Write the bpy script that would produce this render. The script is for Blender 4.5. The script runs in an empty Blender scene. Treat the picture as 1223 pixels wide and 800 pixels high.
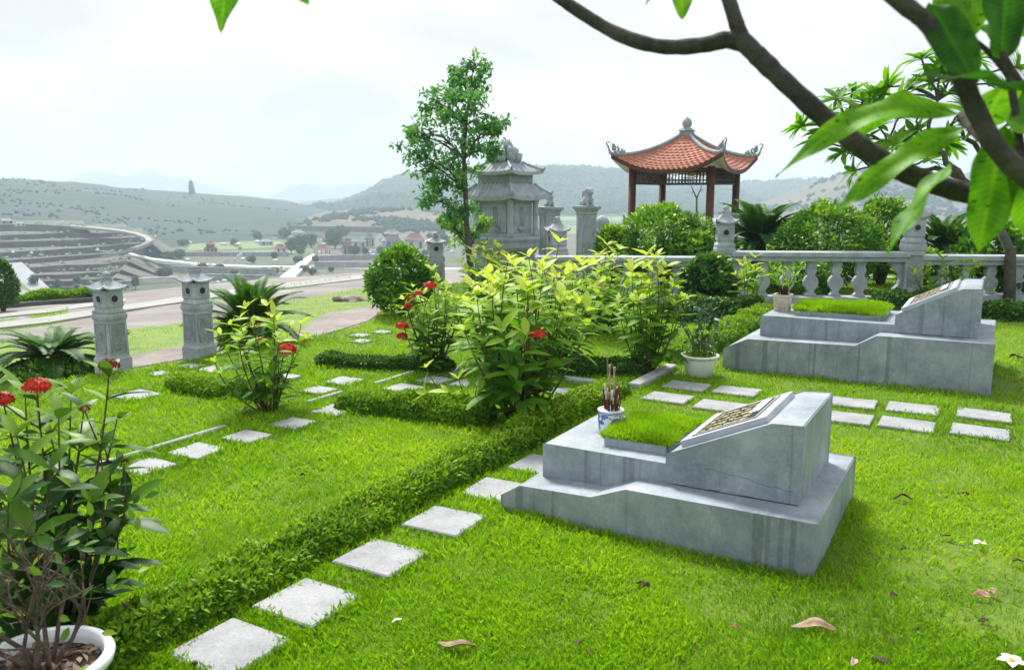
import bpy, math, random
import numpy as np
R = math.radians
rnd = random.Random(7)
rng = np.random.default_rng(11)
scene = bpy.context.scene
COL = scene.collection

# ---------------------------------------------------------------- camera, world, sun, exposure
EYE = 1.65
FPX, HORIZON, PW, PH = 1000.0, 230.0, 1223.0, 800.0
YAW = R(30.0)
PITCH = math.atan((PH / 2 - HORIZON) / FPX)
cam_d = bpy.data.cameras.new('camera')
cam = bpy.data.objects.new('camera', cam_d)
COL.objects.link(cam)
cam.location = (0, 0, EYE)
cam.rotation_euler = (R(90) - PITCH, 0, YAW)
cam_d.sensor_width = 36.0
cam_d.lens = 36.0 * FPX / PW
cam_d.clip_start = 0.05
cam_d.clip_end = 20000
cam_d.dof.use_dof = True
cam_d.dof.focus_distance = 5.5
cam_d.dof.aperture_fstop = 5.6
scene.camera = cam

SUN_EL, SUN_AZ = R(52), R(48)          # azimuth measured from +Y towards -X
world = bpy.data.worlds.new('World')
scene.world = world
world.use_nodes = True
nt = world.node_tree
for n in list(nt.nodes): nt.nodes.remove(n)
def wn(t, **k):
    n = nt.nodes.new(t)
    for a, b in k.items(): setattr(n, a, b)
    return n
w_out = wn('ShaderNodeOutputWorld'); w_bg = wn('ShaderNodeBackground')
w_sky = wn('ShaderNodeTexSky', sky_type='NISHITA', sun_disc=False, sun_elevation=SUN_EL, sun_rotation=-SUN_AZ,
           dust_density=4.0, air_density=1.0)
w_tc = wn('ShaderNodeTexCoord')
w_map = wn('ShaderNodeMapping'); w_map.inputs['Scale'].default_value = (1.0, 1.0, 2.6)
w_no = wn('ShaderNodeTexNoise'); w_no.inputs['Scale'].default_value = 2.9; w_no.inputs['Detail'].default_value = 7; w_no.inputs['Roughness'].default_value = 0.55
w_no.inputs['Distortion'].default_value = 0.4
w_rp = wn('ShaderNodeValToRGB')
w_rp.color_ramp.elements[0].position = 0.39; w_rp.color_ramp.elements[0].color = (3.75, 3.85, 4.0, 1)
w_rp.color_ramp.elements[1].position = 0.62; w_rp.color_ramp.elements[1].color = (5.15, 5.2, 5.3, 1)
w_mx = wn('ShaderNodeMix', data_type='RGBA'); w_mx.inputs['Factor'].default_value = 0.94
nt.links.new(w_tc.outputs['Generated'], w_map.inputs['Vector'])
nt.links.new(w_map.outputs['Vector'], w_no.inputs['Vector'])
nt.links.new(w_no.outputs['Fac'], w_rp.inputs['Fac'])
nt.links.new(w_sky.outputs['Color'], w_mx.inputs['A'])
nt.links.new(w_rp.outputs['Color'], w_mx.inputs['B'])
nt.links.new(w_mx.outputs['Result'], w_bg.inputs['Color'])
nt.links.new(w_bg.outputs['Background'], w_out.inputs['Surface'])
w_bg.inputs['Strength'].default_value = 0.1

sun_d = bpy.data.lights.new('sun', 'SUN')
sun_d.energy = 3.1; sun_d.angle = R(14); sun_d.color = (1.0, 0.97, 0.91)
sun = bpy.data.objects.new('sun', sun_d); COL.objects.link(sun)
sun.location = (-20, 20, 40)
sun.rotation_euler = (R(90) - SUN_EL, 0, SUN_AZ + R(180))

scene.view_settings.view_transform = 'Standard'
scene.view_settings.look = 'None'
scene.view_settings.gamma = 1
scene.view_settings.use_curve_mapping = False
scene.view_settings.exposure = 1.13
scene.render.engine = 'CYCLES'
cy = scene.cycles
cy.use_denoising = True
cy.max_bounces = 7; cy.diffuse_bounces = 3; cy.glossy_bounces = 2; cy.transmission_bounces = 4; cy.volume_bounces = 1; cy.transparent_max_bounces = 8

# ---------------------------------------------------------------- sight lines of the camera, used to survey where things stand
_f = np.array([-math.sin(YAW) * math.cos(PITCH), math.cos(YAW) * math.cos(PITCH), -math.sin(PITCH)])
_r = np.array([math.cos(YAW), math.sin(YAW), 0.0]); _u = np.cross(_r, _f)
_o = np.array([0, 0, EYE])
def ray(px, py): return _f * FPX + _r * (px - PW / 2) - _u * (py - PH / 2)
def P(px, py, z=0.0):                      # where the sight line meets height z
    d = ray(px, py); return _o + d * ((z - EYE) / d[2])
def PR(px, py, r):                         # on the sight line, at horizontal distance r
    d = ray(px, py); return _o + d * (r / math.hypot(d[0], d[1]))
def ZR(px, py, r): return float(PR(px, py, r)[2])
def hdist(p): return math.hypot(p[0], p[1])
def project(p):
    v = np.asarray(p, float) - _o; w = v @ _f
    return PW / 2 + FPX * (v @ _r) / w, PH / 2 - FPX * (v @ _u) / w

# ---------------------------------------------------------------- helpers
def vnoise(x, y, seed=0):
    """smooth value noise in 0..1 (numpy)"""
    xi = np.floor(x).astype(np.int64); yi = np.floor(y).astype(np.int64)
    fx = x - xi; fy = y - yi
    fx = fx * fx * (3 - 2 * fx); fy = fy * fy * (3 - 2 * fy)
    def h(a, b):
        n = (a * 374761393 + b * 668265263 + seed * 1442695041) & 0x7fffffff
        n = ((n ^ (n >> 13)) * 1274126177) & 0x7fffffff
        return ((n ^ (n >> 16)) & 0xffff) / 65535.0
    return (h(xi, yi) * (1 - fx) + h(xi + 1, yi) * fx) * (1 - fy) + (h(xi, yi + 1) * (1 - fx) + h(xi + 1, yi + 1) * fx) * fy
def fbm(x, y, seed=0, oct=4):
    s = 0; a = .5
    for k in range(oct):
        s = s + a * vnoise(x * 2 ** k, y * 2 ** k, seed + k * 17); a *= .5
    return s / (1 - .5 ** oct)

def tag(o, label=None, cat=None, group=None, kind=None):
    if label: o['label'] = label
    if cat: o['category'] = cat
    if group: o['group'] = group
    if kind: o['kind'] = kind
    return o
def thing(name, label, cat, loc=(0, 0, 0), rotz=0.0, group=None):
    o = bpy.data.objects.new(name, None); COL.objects.link(o)
    o.empty_display_size = .1
    o.location = tuple(float(v) for v in loc); o.rotation_euler = (0, 0, rotz)
    return tag(o, label, cat, group)
def link(name, me, parent=None):
    o = bpy.data.objects.new(name, me); COL.objects.link(o)
    if parent is not None: o.parent = parent
    return o
def copy_thing(src, loc, rotz=None, label=None, scale=None):
    c = src.copy(); COL.objects.link(c); c.location = tuple(float(v) for v in loc)
    if rotz is not None: c.rotation_euler = (0, 0, rotz)
    if scale is not None: c.scale = scale
    if label: c['label'] = label
    for ch in list(src.children):
        k = ch.copy(); COL.objects.link(k); k.parent = c
        for g in list(ch.children):
            m = g.copy(); COL.objects.link(m); m.parent = k
    return c

class MB:
    def __init__(s): s.v = []; s.f = []; s.m = []; s.sm = []
    def add(s, verts, faces, mat=0, smooth=False):
        b = len(s.v); s.v += [tuple(float(a) for a in q) for q in verts]
        for f in faces: s.f.append([i + b for i in f]); s.m.append(mat); s.sm.append(smooth)
        return s
    def box(s, c, d, mat=0, rz=0.0, taper=1.0, bev=0.0):
        """box centred at c with size d; top scaled by taper; small chamfer on the vertical and top edges"""
        x, y, z = d[0] / 2, d[1] / 2, d[2] / 2
        cs, sn = math.cos(rz), math.sin(rz)
        def ring(hx, hy, zz):
            b = min(bev, hx * .5, hy * .5)
            if b <= 0: pts = [(-hx, -hy), (hx, -hy), (hx, hy), (-hx, hy)]
            else: pts = [(-hx + b, -hy), (hx - b, -hy), (hx, -hy + b), (hx, hy - b), (hx - b, hy), (-hx + b, hy), (-hx, hy - b), (-hx, -hy + b)]
            return [(c[0] + a * cs - e * sn, c[1] + a * sn + e * cs, c[2] + zz) for a, e in pts]
        if bev > 0: rings = [ring(x, y, -z), ring(x * taper, y * taper, z - bev), ring(x * taper - bev, y * taper - bev, z)]
        else: rings = [ring(x, y, -z), ring(x * taper, y * taper, z)]
        return s.loft(rings, mat)
    def loft(s, rings, mat=0, smooth=False, cap=True, closed=True):
        n = len(rings[0]); V = [p for r in rings for p in r]; F = []
        for k in range(len(rings) - 1):
            for i in range(n if closed else n - 1):
                j = (i + 1) % n
                F.append([k * n + i, k * n + j, (k + 1) * n + j, (k + 1) * n + i])
        b = len(s.v); s.add(V, F, mat, smooth)
        if cap and closed:
            s.f.append([b + i for i in range(n)][::-1]); s.m.append(mat); s.sm.append(False)
            s.f.append([b + (len(rings) - 1) * n + i for i in range(n)]); s.m.append(mat); s.sm.append(False)
        return s
    def lathe(s, prof, n=24, c=(0, 0, 0), mat=0, smooth=True):
        rings = [[(c[0] + r * math.cos(2 * math.pi * i / n), c[1] + r * math.sin(2 * math.pi * i / n), c[2] + z) for i in range(n)] for r, z in prof]
        return s.loft(rings, mat, smooth)
    def prism(s, poly, z0, z1, mat=0, top=None):
        n = len(poly)
        z0s = z0 if isinstance(z0, (list, tuple)) else [z0] * n; z1s = z1 if isinstance(z1, (list, tuple)) else [z1] * n
        V = [(p[0], p[1], z) for p, z in zip(poly, z0s)] + [(p[0], p[1], z) for p, z in zip(poly, z1s)]
        s.add(V, [[i, (i + 1) % n, n + (i + 1) % n, n + i] for i in range(n)] + [list(range(n))[::-1]], mat)
        b = len(s.v) - 2 * n
        s.f.append([b + n + i for i in range(n)]); s.m.append(mat if top is None else top); s.sm.append(False)
        return s
    def extrude_xz(s, prof, y0, y1, mat=0):
        """closed profile in X-Z pushed along Y"""
        n = len(prof)
        V = [(x, y0, z) for x, z in prof] + [(x, y1, z) for x, z in prof]
        return s.add(V, [[i, (i + 1) % n, n + (i + 1) % n, n + i] for i in range(n)] + [list(range(n)), [n + i for i in range(n)][::-1]], mat)
    def tube(s, path, radii, n=8, mat=0, smooth=True):
        p = [np.asarray(q, float) for q in path]; rings = []
        if not hasattr(radii, '__len__'): radii = [radii] * len(p)
        t0 = p[1] - p[0]; a = np.cross(t0, (0, 0, 1.0))
        if np.linalg.norm(a) < 1e-5 * max(1e-9, np.linalg.norm(t0)) or np.linalg.norm(a) < 1e-9: a = np.array([1.0, 0, 0])
        a /= np.linalg.norm(a)
        for i, q in enumerate(p):
            t = p[min(i + 1, len(p) - 1)] - p[max(i - 1, 0)]
            t = t / (np.linalg.norm(t) + 1e-12)
            a = a - t * (a @ t); a /= (np.linalg.norm(a) + 1e-12); b = np.cross(t, a)
            rings.append([q + radii[i] * (math.cos(2 * math.pi * k / n) * a + math.sin(2 * math.pi * k / n) * b) for k in range(n)])
        return s.loft(rings, mat, smooth)
    def ellipsoid(s, c, r, n=12, mat=0):
        prof = [(max(1e-3, math.sin(math.pi * k / n)), -math.cos(math.pi * k / n)) for k in range(n + 1)]
        rings = [[(c[0] + r[0] * q * math.cos(2 * math.pi * i / 16), c[1] + r[1] * q * math.sin(2 * math.pi * i / 16), c[2] + r[2] * z) for i in range(16)] for q, z in prof]
        return s.loft(rings, mat, True)
    def build(s, name, mats, parent=None, off=None):
        me = bpy.data.meshes.new(name)
        V = s.v if off is None else [(a - off[0], b - off[1], c - off[2]) for a, b, c in s.v]
        me.from_pydata(V, [], s.f)
        for m in (mats if isinstance(mats, (list, tuple)) else [mats]): me.materials.append(m)
        me.polygons.foreach_set('material_index', s.m)
        me.polygons.foreach_set('use_smooth', s.sm)
        me.update()
        return link(name, me, parent)

def np_mesh(name, V, faces_list, mat, parent=None, attrs=None, smooth=True):
    """V (n,3); faces_list: list of int arrays (k, size)"""
    me = bpy.data.meshes.new(name)
    me.vertices.add(len(V)); me.vertices.foreach_set('co', np.ascontiguousarray(V, np.float32).ravel())
    tot = sum(a.size for a in faces_list); npoly = sum(len(a) for a in faces_list)
    me.loops.add(tot); me.polygons.add(npoly)
    me.loops.foreach_set('vertex_index', np.concatenate([a.ravel() for a in faces_list]).astype(np.int32))
    st = []; o = 0
    for a in faces_list:
        st.append(o + np.arange(len(a)) * a.shape[1]); o += a.size
    me.polygons.foreach_set('loop_start', np.concatenate(st).astype(np.int32))
    me.polygons.foreach_set('use_smooth', np.full(npoly, smooth))
    for k, v in (attrs or {}).items():
        at = me.attributes.new(k, 'FLOAT', 'POINT'); at.data.foreach_set('value', np.ascontiguousarray(v, np.float32))
    for m in (mat if isinstance(mat, (list, tuple)) else [mat]): me.materials.append(m)
    me.update(calc_edges=True)
    return link(name, me, parent)

LEAF = {
    'oval':  ([0, .3, .65, 1], [0.06, .46, .42, 0.02]),
    'lance': ([0, .22, .5, .78, 1], [0.05, .36, .5, .34, 0.02]),
    'fine':  ([0, .15, .32, .5, .68, .85, 1], [0.04, .24, .42, .5, .42, .24, 0.02]),
    'drop':  ([0, .5, 1], [0.08, .5, 0.03]),
}
def unit(a): return a / (np.linalg.norm(a, axis=-1, keepdims=True) + 1e-9)
def leaf_mesh(name, mat, parent, pos, dirs, nrm, L, Wd, tint, shape='drop', fold=.12, droop=.15, smooth=True):
    N = len(pos); dirs = unit(np.asarray(dirs, float)); nrm = np.asarray(nrm, float)
    nrm = unit(nrm - dirs * np.sum(dirs * nrm, 1, keepdims=True)); side = np.cross(dirs, nrm)
    L = np.broadcast_to(L, N)[:, None]; Wd = np.broadcast_to(Wd, N)[:, None]; tint = np.broadcast_to(tint, N)
    ts, ws = LEAF[shape]; rows = []; drop_ = np.broadcast_to(droop, N)[:, None]
    for t, w in zip(ts, ws):
        for sgn in (-1, 0, 1):
            if shape == 'drop' and sgn == 0: continue
            rows.append(pos + dirs * t * L + side * sgn * w * Wd + nrm * (fold * abs(sgn) * w * Wd - drop_ * t * t * L))
    k = len(rows); V = np.stack(rows, 1).reshape(-1, 3)
    c = 2 if shape == 'drop' else 3; q = []
    for i in range(len(ts) - 1):
        for j in range(c - 1): q.append([i * c + j, i * c + j + 1, (i + 1) * c + j + 1, (i + 1) * c + j])
    F = (np.array(q)[None] + (np.arange(N) * k)[:, None, None]).reshape(-1, 4)
    return np_mesh(name, V, [F], mat, parent, {'tint': np.repeat(tint, k)}, smooth)
def rand_dirs(n):
    v = rng.normal(size=(n, 3)); return unit(v)

# ---------------------------------------------------------------- materials
MAT = {}
def nodes(name):
    m = bpy.data.materials.new(name); m.use_nodes = True; MAT[name] = m
    t = m.node_tree
    return m, t, t.nodes['Principled BSDF'], t.nodes['Material Output']
def new(t, ty, **k):
    n = t.nodes.new(ty)
    for a, b in k.items(): setattr(n, a, b)
    return n
def rgba(c): return (c[0], c[1], c[2], 1)
def noise(t, scale, detail=5, rough=.55, stretch=None, coord='Object'):
    tc0 = new(t, 'ShaderNodeTexCoord'); n = new(t, 'ShaderNodeTexNoise'); oi = new(t, 'ShaderNodeObjectInfo')
    ml = new(t, 'ShaderNodeMath', operation='MULTIPLY'); ml.inputs[1].default_value = 41.0; t.links.new(oi.outputs['Random'], ml.inputs[0])
    class tc: pass
    va = new(t, 'ShaderNodeVectorMath', operation='ADD'); t.links.new(tc0.outputs[coord], va.inputs[0]); t.links.new(ml.outputs[0], va.inputs[1]); tc.outputs = {coord: va.outputs['Vector']}
    n.inputs['Scale'].default_value = scale; n.inputs['Detail'].default_value = detail; n.inputs['Roughness'].default_value = rough
    if stretch:
        mp = new(t, 'ShaderNodeMapping'); mp.inputs['Scale'].default_value = stretch
        t.links.new(tc.outputs[coord], mp.inputs['Vector']); t.links.new(mp.outputs['Vector'], n.inputs['Vector'])
    else: t.links.new(tc.outputs[coord], n.inputs['Vector'])
    return n
def ramp(t, src, stops):
    r = new(t, 'ShaderNodeValToRGB'); e = r.color_ramp.elements
    while len(e) < len(stops): e.new(.5)
    for k, (p, c) in enumerate(stops): e[k].position = p; e[k].color = rgba(c)
    t.links.new(src, r.inputs['Fac']); return r
def mix(t, fac, a, b, mode='MIX'):
    m = new(t, 'ShaderNodeMix', data_type='RGBA', blend_type=mode)
    for s, v in (('Factor', fac), ('A', a), ('B', b)):
        if hasattr(v, 'links'): t.links.new(v, m.inputs[s])
        else: m.inputs[s].default_value = v if s == 'Factor' else rgba(v)
    return m.outputs['Result']
def bump(t, src, bs, strength=.3, dist=.01):
    b = new(t, 'ShaderNodeBump'); b.inputs['Strength'].default_value = strength; b.inputs['Distance'].default_value = dist
    t.links.new(src, b.inputs['Height']); t.links.new(b.outputs['Normal'], bs.inputs['Normal'])
def m_noise(name, stops, scale, rough=.8, bstr=.25, bdist=.01, fine=None, detail=6, spec=.3):
    m, t, b, o = nodes(name); n = noise(t, scale, detail); r = ramp(t, n.outputs['Fac'], stops)
    col = r.outputs['Color']; src = n.outputs['Fac']
    if fine:
        n2 = noise(t, fine, 4, .7); src = n2.outputs['Fac']
        col = mix(t, .35, col, ramp(t, src, [(.3, tuple(v * .7 for v in stops[0][1])), (.7, tuple(min(1, v * 1.15) for v in stops[-1][1]))]).outputs['Color'])
    t.links.new(col, b.inputs['Base Color']); b.inputs['Roughness'].default_value = rough; b.inputs['Specular IOR Level'].default_value = spec
    if bstr: bump(t, src, b, bstr, bdist)
    return m
def m_leaf(name, stops, trans=.35, rough=.42, tcol=None, spec=.4):
    """leaf colour from the per-leaf age value 'tint'; light passes through the blade"""
    m, t, b, o = nodes(name)
    a = new(t, 'ShaderNodeAttribute', attribute_name='tint'); r = ramp(t, a.outputs['Fac'], stops)
    t.links.new(r.outputs['Color'], b.inputs['Base Color']); b.inputs['Roughness'].default_value = rough
    b.inputs['Specular IOR Level'].default_value = spec
    tr = new(t, 'ShaderNodeBsdfTranslucent'); mx = new(t, 'ShaderNodeMixShader'); mx.inputs[0].default_value = trans
    t.links.new(mix(t, 1.0, r.outputs['Color'], tcol or (1.0, 1.0, .55), 'MULTIPLY'), tr.inputs['Color'])
    t.links.new(b.outputs[0], mx.inputs[1]); t.links.new(tr.outputs[0], mx.inputs[2]); t.links.new(mx.outputs[0], o.inputs['Surface'])
    return m
def m_plain(name, c, rough=.6, spec=.4, metal=0):
    return m_noise(name, [(.3, tuple(v * .86 for v in c)), (.7, tuple(min(1, v * 1.1) for v in c))], 9, rough, .1, .004, spec=spec)

# polished cement of the graves: blotches, trowel smears, drip stains
def m_cement(name, tone=1.0):
    m, t, b, o = nodes(name)
    n1 = noise(t, 3.2, 9, .68); n2 = noise(t, 11, 8, .72, (1, 1, .55)); n3 = noise(t, 2.4, 3, .6, (5.5, 5.5, .06)); n4 = noise(t, 60, 4, .7)
    c = ramp(t, n1.outputs['Fac'], [(.32, (.125 * tone, .152 * tone, .186 * tone)), (.5, (.215 * tone, .250 * tone, .292 * tone)), (.68, (.33 * tone, .362 * tone, .402 * tone))]).outputs['Color']
    sm = ramp(t, n2.outputs['Fac'], [(.5, (0, 0, 0)), (.75, (1, 1, 1))]).outputs['Color']
    f = new(t, 'ShaderNodeMath', operation='MULTIPLY'); t.links.new(sm, f.inputs[0]); f.inputs[1].default_value = .45
    c = mix(t, f.outputs[0], c, (.50 * tone, .53 * tone, .55 * tone))
    st = ramp(t, n3.outputs['Fac'], [(.585, (0, 0, 0)), (.63, (1, 1, 1))]).outputs['Color']
    f2 = new(t, 'ShaderNodeMath', operation='MULTIPLY'); t.links.new(st, f2.inputs[0]); f2.inputs[1].default_value = .55
    ge = new(t, 'ShaderNodeNewGeometry'); sz = new(t, 'ShaderNodeSeparateXYZ'); t.links.new(ge.outputs['Normal'], sz.inputs[0])
    f3 = new(t, 'ShaderNodeMath', operation='LESS_THAN'); t.links.new(sz.outputs['Z'], f3.inputs[0]); f3.inputs[1].default_value = .3
    f4 = new(t, 'ShaderNodeMath', operation='MULTIPLY'); t.links.new(f2.outputs[0], f4.inputs[0]); t.links.new(f3.outputs[0], f4.inputs[1]); f2 = f4
    c = mix(t, f2.outputs[0], c, (.085, .10, .115))
    c = mix(t, .22, c, ramp(t, n4.outputs['Fac'], [(.3, (.14, .17, .2)), (.7, (.42, .45, .47))]).outputs['Color'])
    t.links.new(c, b.inputs['Base Color'])
    rr = ramp(t, n1.outputs['Fac'], [(.3, (.42, .42, .42)), (.7, (.62, .62, .62))]).outputs['Color']; t.links.new(rr, b.inputs['Roughness'])
    b.inputs['Specular IOR Level'].default_value = .35
    bump(t, n2.outputs['Fac'], b, .12, .006)
    return m
m_cement('grave_cement', 1.12)
m_noise('carved_stone', [(.3, (.22, .25, .285)), (.5, (.345, .38, .42)), (.72, (.47, .505, .54))], 7, .75, .5, .008, fine=55)
m_noise('weathered_stone', [(.3, (.14, .165, .185)), (.5, (.25, .28, .305)), (.72, (.36, .39, .415))], 6, .8, .5, .008, fine=45)
m_noise('dark_recess', [(.3, (.02, .022, .025)), (.7, (.05, .055, .06))], 8, .8, 0)
m_noise('slab_white', [(.28, (.19, .20, .208)), (.5, (.29, .302, .312)), (.7, (.37, .38, .39))], 5, .75, .5, .004, fine=70)
m_noise('kerb_stone', [(.3, (.28, .30, .32)), (.7, (.42, .44, .45))], 6, .8, .3, .004, fine=60)
m_noise('soil', [(.3, (.045, .03, .02)), (.7, (.14, .10, .07))], 25, .95, .8, .02, fine=90)
m_noise('lawn_soil', [(.3, (.07, .16, .008)), (.5, (.11, .22, .010)), (.62, (.16, .25, .02)), (.72, (.17, .13, .06))], 3, .95, .6, .01, fine=60)
m_noise('bark', [(.3, (.05, .045, .038)), (.7, (.16, .145, .12))], 14, .9, .8, .02, fine=60)
m_noise('dark_bark', [(.35, (.018, .022, .014)), (.5, (.05, .05, .038)), (.68, (.105, .10, .08))], 9, .85, .9, .012, fine=70)
m_noise('stem_brown', [(.3, (.06, .04, .025)), (.7, (.16, .11, .06))], 20, .8, .3, .005)
m_noise('stem_green', [(.3, (.06, .09, .02)), (.7, (.14, .17, .05))], 20, .7, .3, .005)
m_noise('twig', [(.3, (.05, .036, .03)), (.7, (.15, .11, .085))], 30, .9, .4, .004)
m_noise('white_plastic', [(.3, (.72, .74, .76)), (.7, (.84, .85, .86))], 6, .35, .05, .002, spec=.5)
m_noise('red_wood', [(.3, (.055, .018, .012)), (.7, (.11, .035, .022))], 5, .55, .2, .004, fine=40)
m_noise('dark_wood', [(.3, (.03, .016, .012)), (.7, (.07, .036, .024))], 6, .6, .1, .004)
m_noise('roof_tile', [(.3, (.28, .085, .05)), (.5, (.42, .16, .10)), (.72, (.54, .28, .20))], 10, .7, .2, .004, fine=30)
m_noise('soffit', [(.3, (.55, .52, .45)), (.7, (.68, .66, .58))], 4, .8, 0)
m_noise('ridge_cement', [(.3, (.20, .23, .26)), (.7, (.36, .40, .43))], 8, .75, .3, .006, fine=40)
m_noise('gold_paint', [(.3, (.50, .40, .22)), (.7, (.72, .62, .40))], 30, .45, 0)
m_noise('plaque_dark', [(.3, (.012, .018, .016)), (.7, (.035, .045, .04))], 12, .18, 0, spec=.6)
m_noise('plaque_white', [(.3, (.66, .67, .66)), (.7, (.8, .8, .78))], 12, .4, 0)
m_noise('porcelain_white', [(.3, (.66, .70, .76)), (.7, (.80, .83, .87))], 6, .15, 0, spec=.6)
m_noise('beige_pot', [(.3, (.42, .36, .27)), (.5, (.58, .52, .41)), (.7, (.68, .63, .53))], 16, .7, .6, .008)
m_noise('incense_red', [(.3, (.055, .014, .012)), (.7, (.13, .035, .025))], 40, .9, 0)
m_noise('incense_tan', [(.3, (.24, .17, .12)), (.7, (.42, .33, .25))], 40, .9, 0)
m_noise('ash_tip', [(.3, (.45, .40, .36)), (.7, (.62, .58, .53))], 40, .9, 0)
m_noise('dry_leaf', [(.3, (.12, .075, .04)), (.5, (.28, .19, .12)), (.7, (.42, .31, .22))], 18, .7, .3, .004)
m_noise('dark_leaf_litter', [(.3, (.025, .015, .01)), (.7, (.10, .055, .035))], 22, .8, .3, .004)
m_noise('red_litter', [(.3, (.12, .02, .015)), (.5, (.35, .14, .11)), (.7, (.62, .50, .46))], 22, .7, .2, .004)
m_noise('petal_white', [(.3, (.70, .62, .62)), (.7, (.84, .80, .80))], 20, .5, 0)
m_noise('petal_orange', [(.3, (.75, .25, .04)), (.7, (.85, .42, .08))], 20, .5, 0)
m_noise('dirt', [(.3, (.15, .125, .11)), (.5, (.23, .205, .185)), (.7, (.32, .295, .275))], .5, .95, .5, .03, fine=4)
m_noise('concrete_road', [(.3, (.24, .24, .235)), (.7, (.37, .37, .365))], .8, .9, .2, .01, fine=9)
m_noise('pale_wall', [(.3, (.50, .49, .46)), (.7, (.68, .67, .64))], .5, .85, 0)
m_noise('grey_wall', [(.3, (.20, .22, .23)), (.7, (.36, .38, .39))], .5, .85, 0)
m_noise('terrace_wall', [(.3, (.05, .065, .068)), (.5, (.085, .095, .095)), (.7, (.14, .135, .125))], .12, .95, .5, .5, fine=.5)
m_noise('terrace_earth', [(.3, (.06, .075, .055)), (.5, (.105, .10, .088)), (.7, (.165, .15, .13))], .05, .95, 0, fine=.4)
m_noise('embankment', [(.3, (.24, .26, .29)), (.7, (.36, .38, .41))], .08, .9, 0, fine=1.0)
m_noise('far_red_roof', [(.3, (.15, .065, .055)), (.7, (.23, .11, .09))], .6, .8, 0)
m_noise('far_grey_roof', [(.3, (.16, .18, .2)), (.7, (.26, .28, .3))], .6, .8, 0)
m_noise('bare_field', [(.3, (.07, .085, .075)), (.45, (.14, .125, .11)), (.55, (.06, .10, .05)), (.7, (.11, .14, .075))], .02, .95, 0, fine=.12)
m_noise('rice_field', [(.3, (.12, .19, .06)), (.7, (.20, .25, .09))], .02, .95, 0, fine=.3)
m_noise('scrub_hill', [(.3, (.006, .030, .020)), (.48, (.010, .044, .028)), (.60, (.022, .048, .034)), (.74, (.05, .052, .044))], .008, .95, 1.0, 2.0, fine=.08)
m_noise('forest_hill', [(.3, (.010, .035, .018)), (.5, (.02, .055, .028)), (.7, (.035, .075, .032))], .02, .95, 1.0, 3.0, fine=.12)
m_noise('brown_hill', [(.3, (.045, .075, .045)), (.5, (.10, .095, .07)), (.7, (.24, .15, .11))], .008, .95, .6, 2.0, fine=.1)
m_noise('rock_hill', [(.3, (.10, .12, .12)), (.7, (.18, .20, .2))], .004, .95, 0)
GREEN_STOPS = [(0, (.24, .19, .09)), (.06, (.11, .24, .008)), (.4, (.225, .46, .010)), (.75, (.37, .58, .018)), (1, (.50, .64, .05))]
m_leaf('grass_blade', GREEN_STOPS, .45, .6, spec=.12)
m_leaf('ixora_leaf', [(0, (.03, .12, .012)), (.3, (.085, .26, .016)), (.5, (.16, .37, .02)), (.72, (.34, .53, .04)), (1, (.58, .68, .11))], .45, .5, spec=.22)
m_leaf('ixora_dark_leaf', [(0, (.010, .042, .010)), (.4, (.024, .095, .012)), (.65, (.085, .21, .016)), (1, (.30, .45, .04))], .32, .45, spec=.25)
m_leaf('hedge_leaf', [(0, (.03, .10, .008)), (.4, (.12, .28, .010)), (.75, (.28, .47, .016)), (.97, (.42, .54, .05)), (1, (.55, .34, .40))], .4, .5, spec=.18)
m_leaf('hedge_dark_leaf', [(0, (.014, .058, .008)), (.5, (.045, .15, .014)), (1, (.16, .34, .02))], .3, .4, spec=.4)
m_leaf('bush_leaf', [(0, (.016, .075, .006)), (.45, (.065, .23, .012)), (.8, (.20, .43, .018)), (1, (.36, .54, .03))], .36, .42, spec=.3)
m_leaf('cycad_leaf', [(0, (.010, .045, .008)), (.5, (.028, .11, .016)), (1, (.10, .25, .025))], .3, .5, spec=.2)
m_leaf('tree_leaf', [(0, (.03, .15, .05)), (.5, (.11, .35, .10)), (1, (.30, .54, .08))], .42, .42, spec=.25)
m_leaf('frangipani_leaf', [(0, (.015, .06, .012)), (.5, (.055, .22, .010)), (1, (.20, .45, .02))], .45, .5, spec=.16)
m_leaf('red_petal', [(0, (.30, .010, .008)), (.6, (.72, .035, .015)), (1, (.80, .10, .04))], .3, .5, (1, .6, .5))
m_leaf('dark_red_bud', [(0, (.06, .008, .01)), (1, (.30, .02, .03))], .2, .5, (1, .6, .5))
m_leaf('rose_leaf', [(0, (.02, .06, .035)), (1, (.07, .15, .075))], .3, .4)
m_leaf('forest_crown', [(0, (.008, .032, .018)), (1, (.022, .058, .03))], .1, .8, spec=.05)
m_leaf('far_leaf', [(0, (.018, .055, .025)), (1, (.05, .11, .04))], .2, .6, spec=.2)

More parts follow.
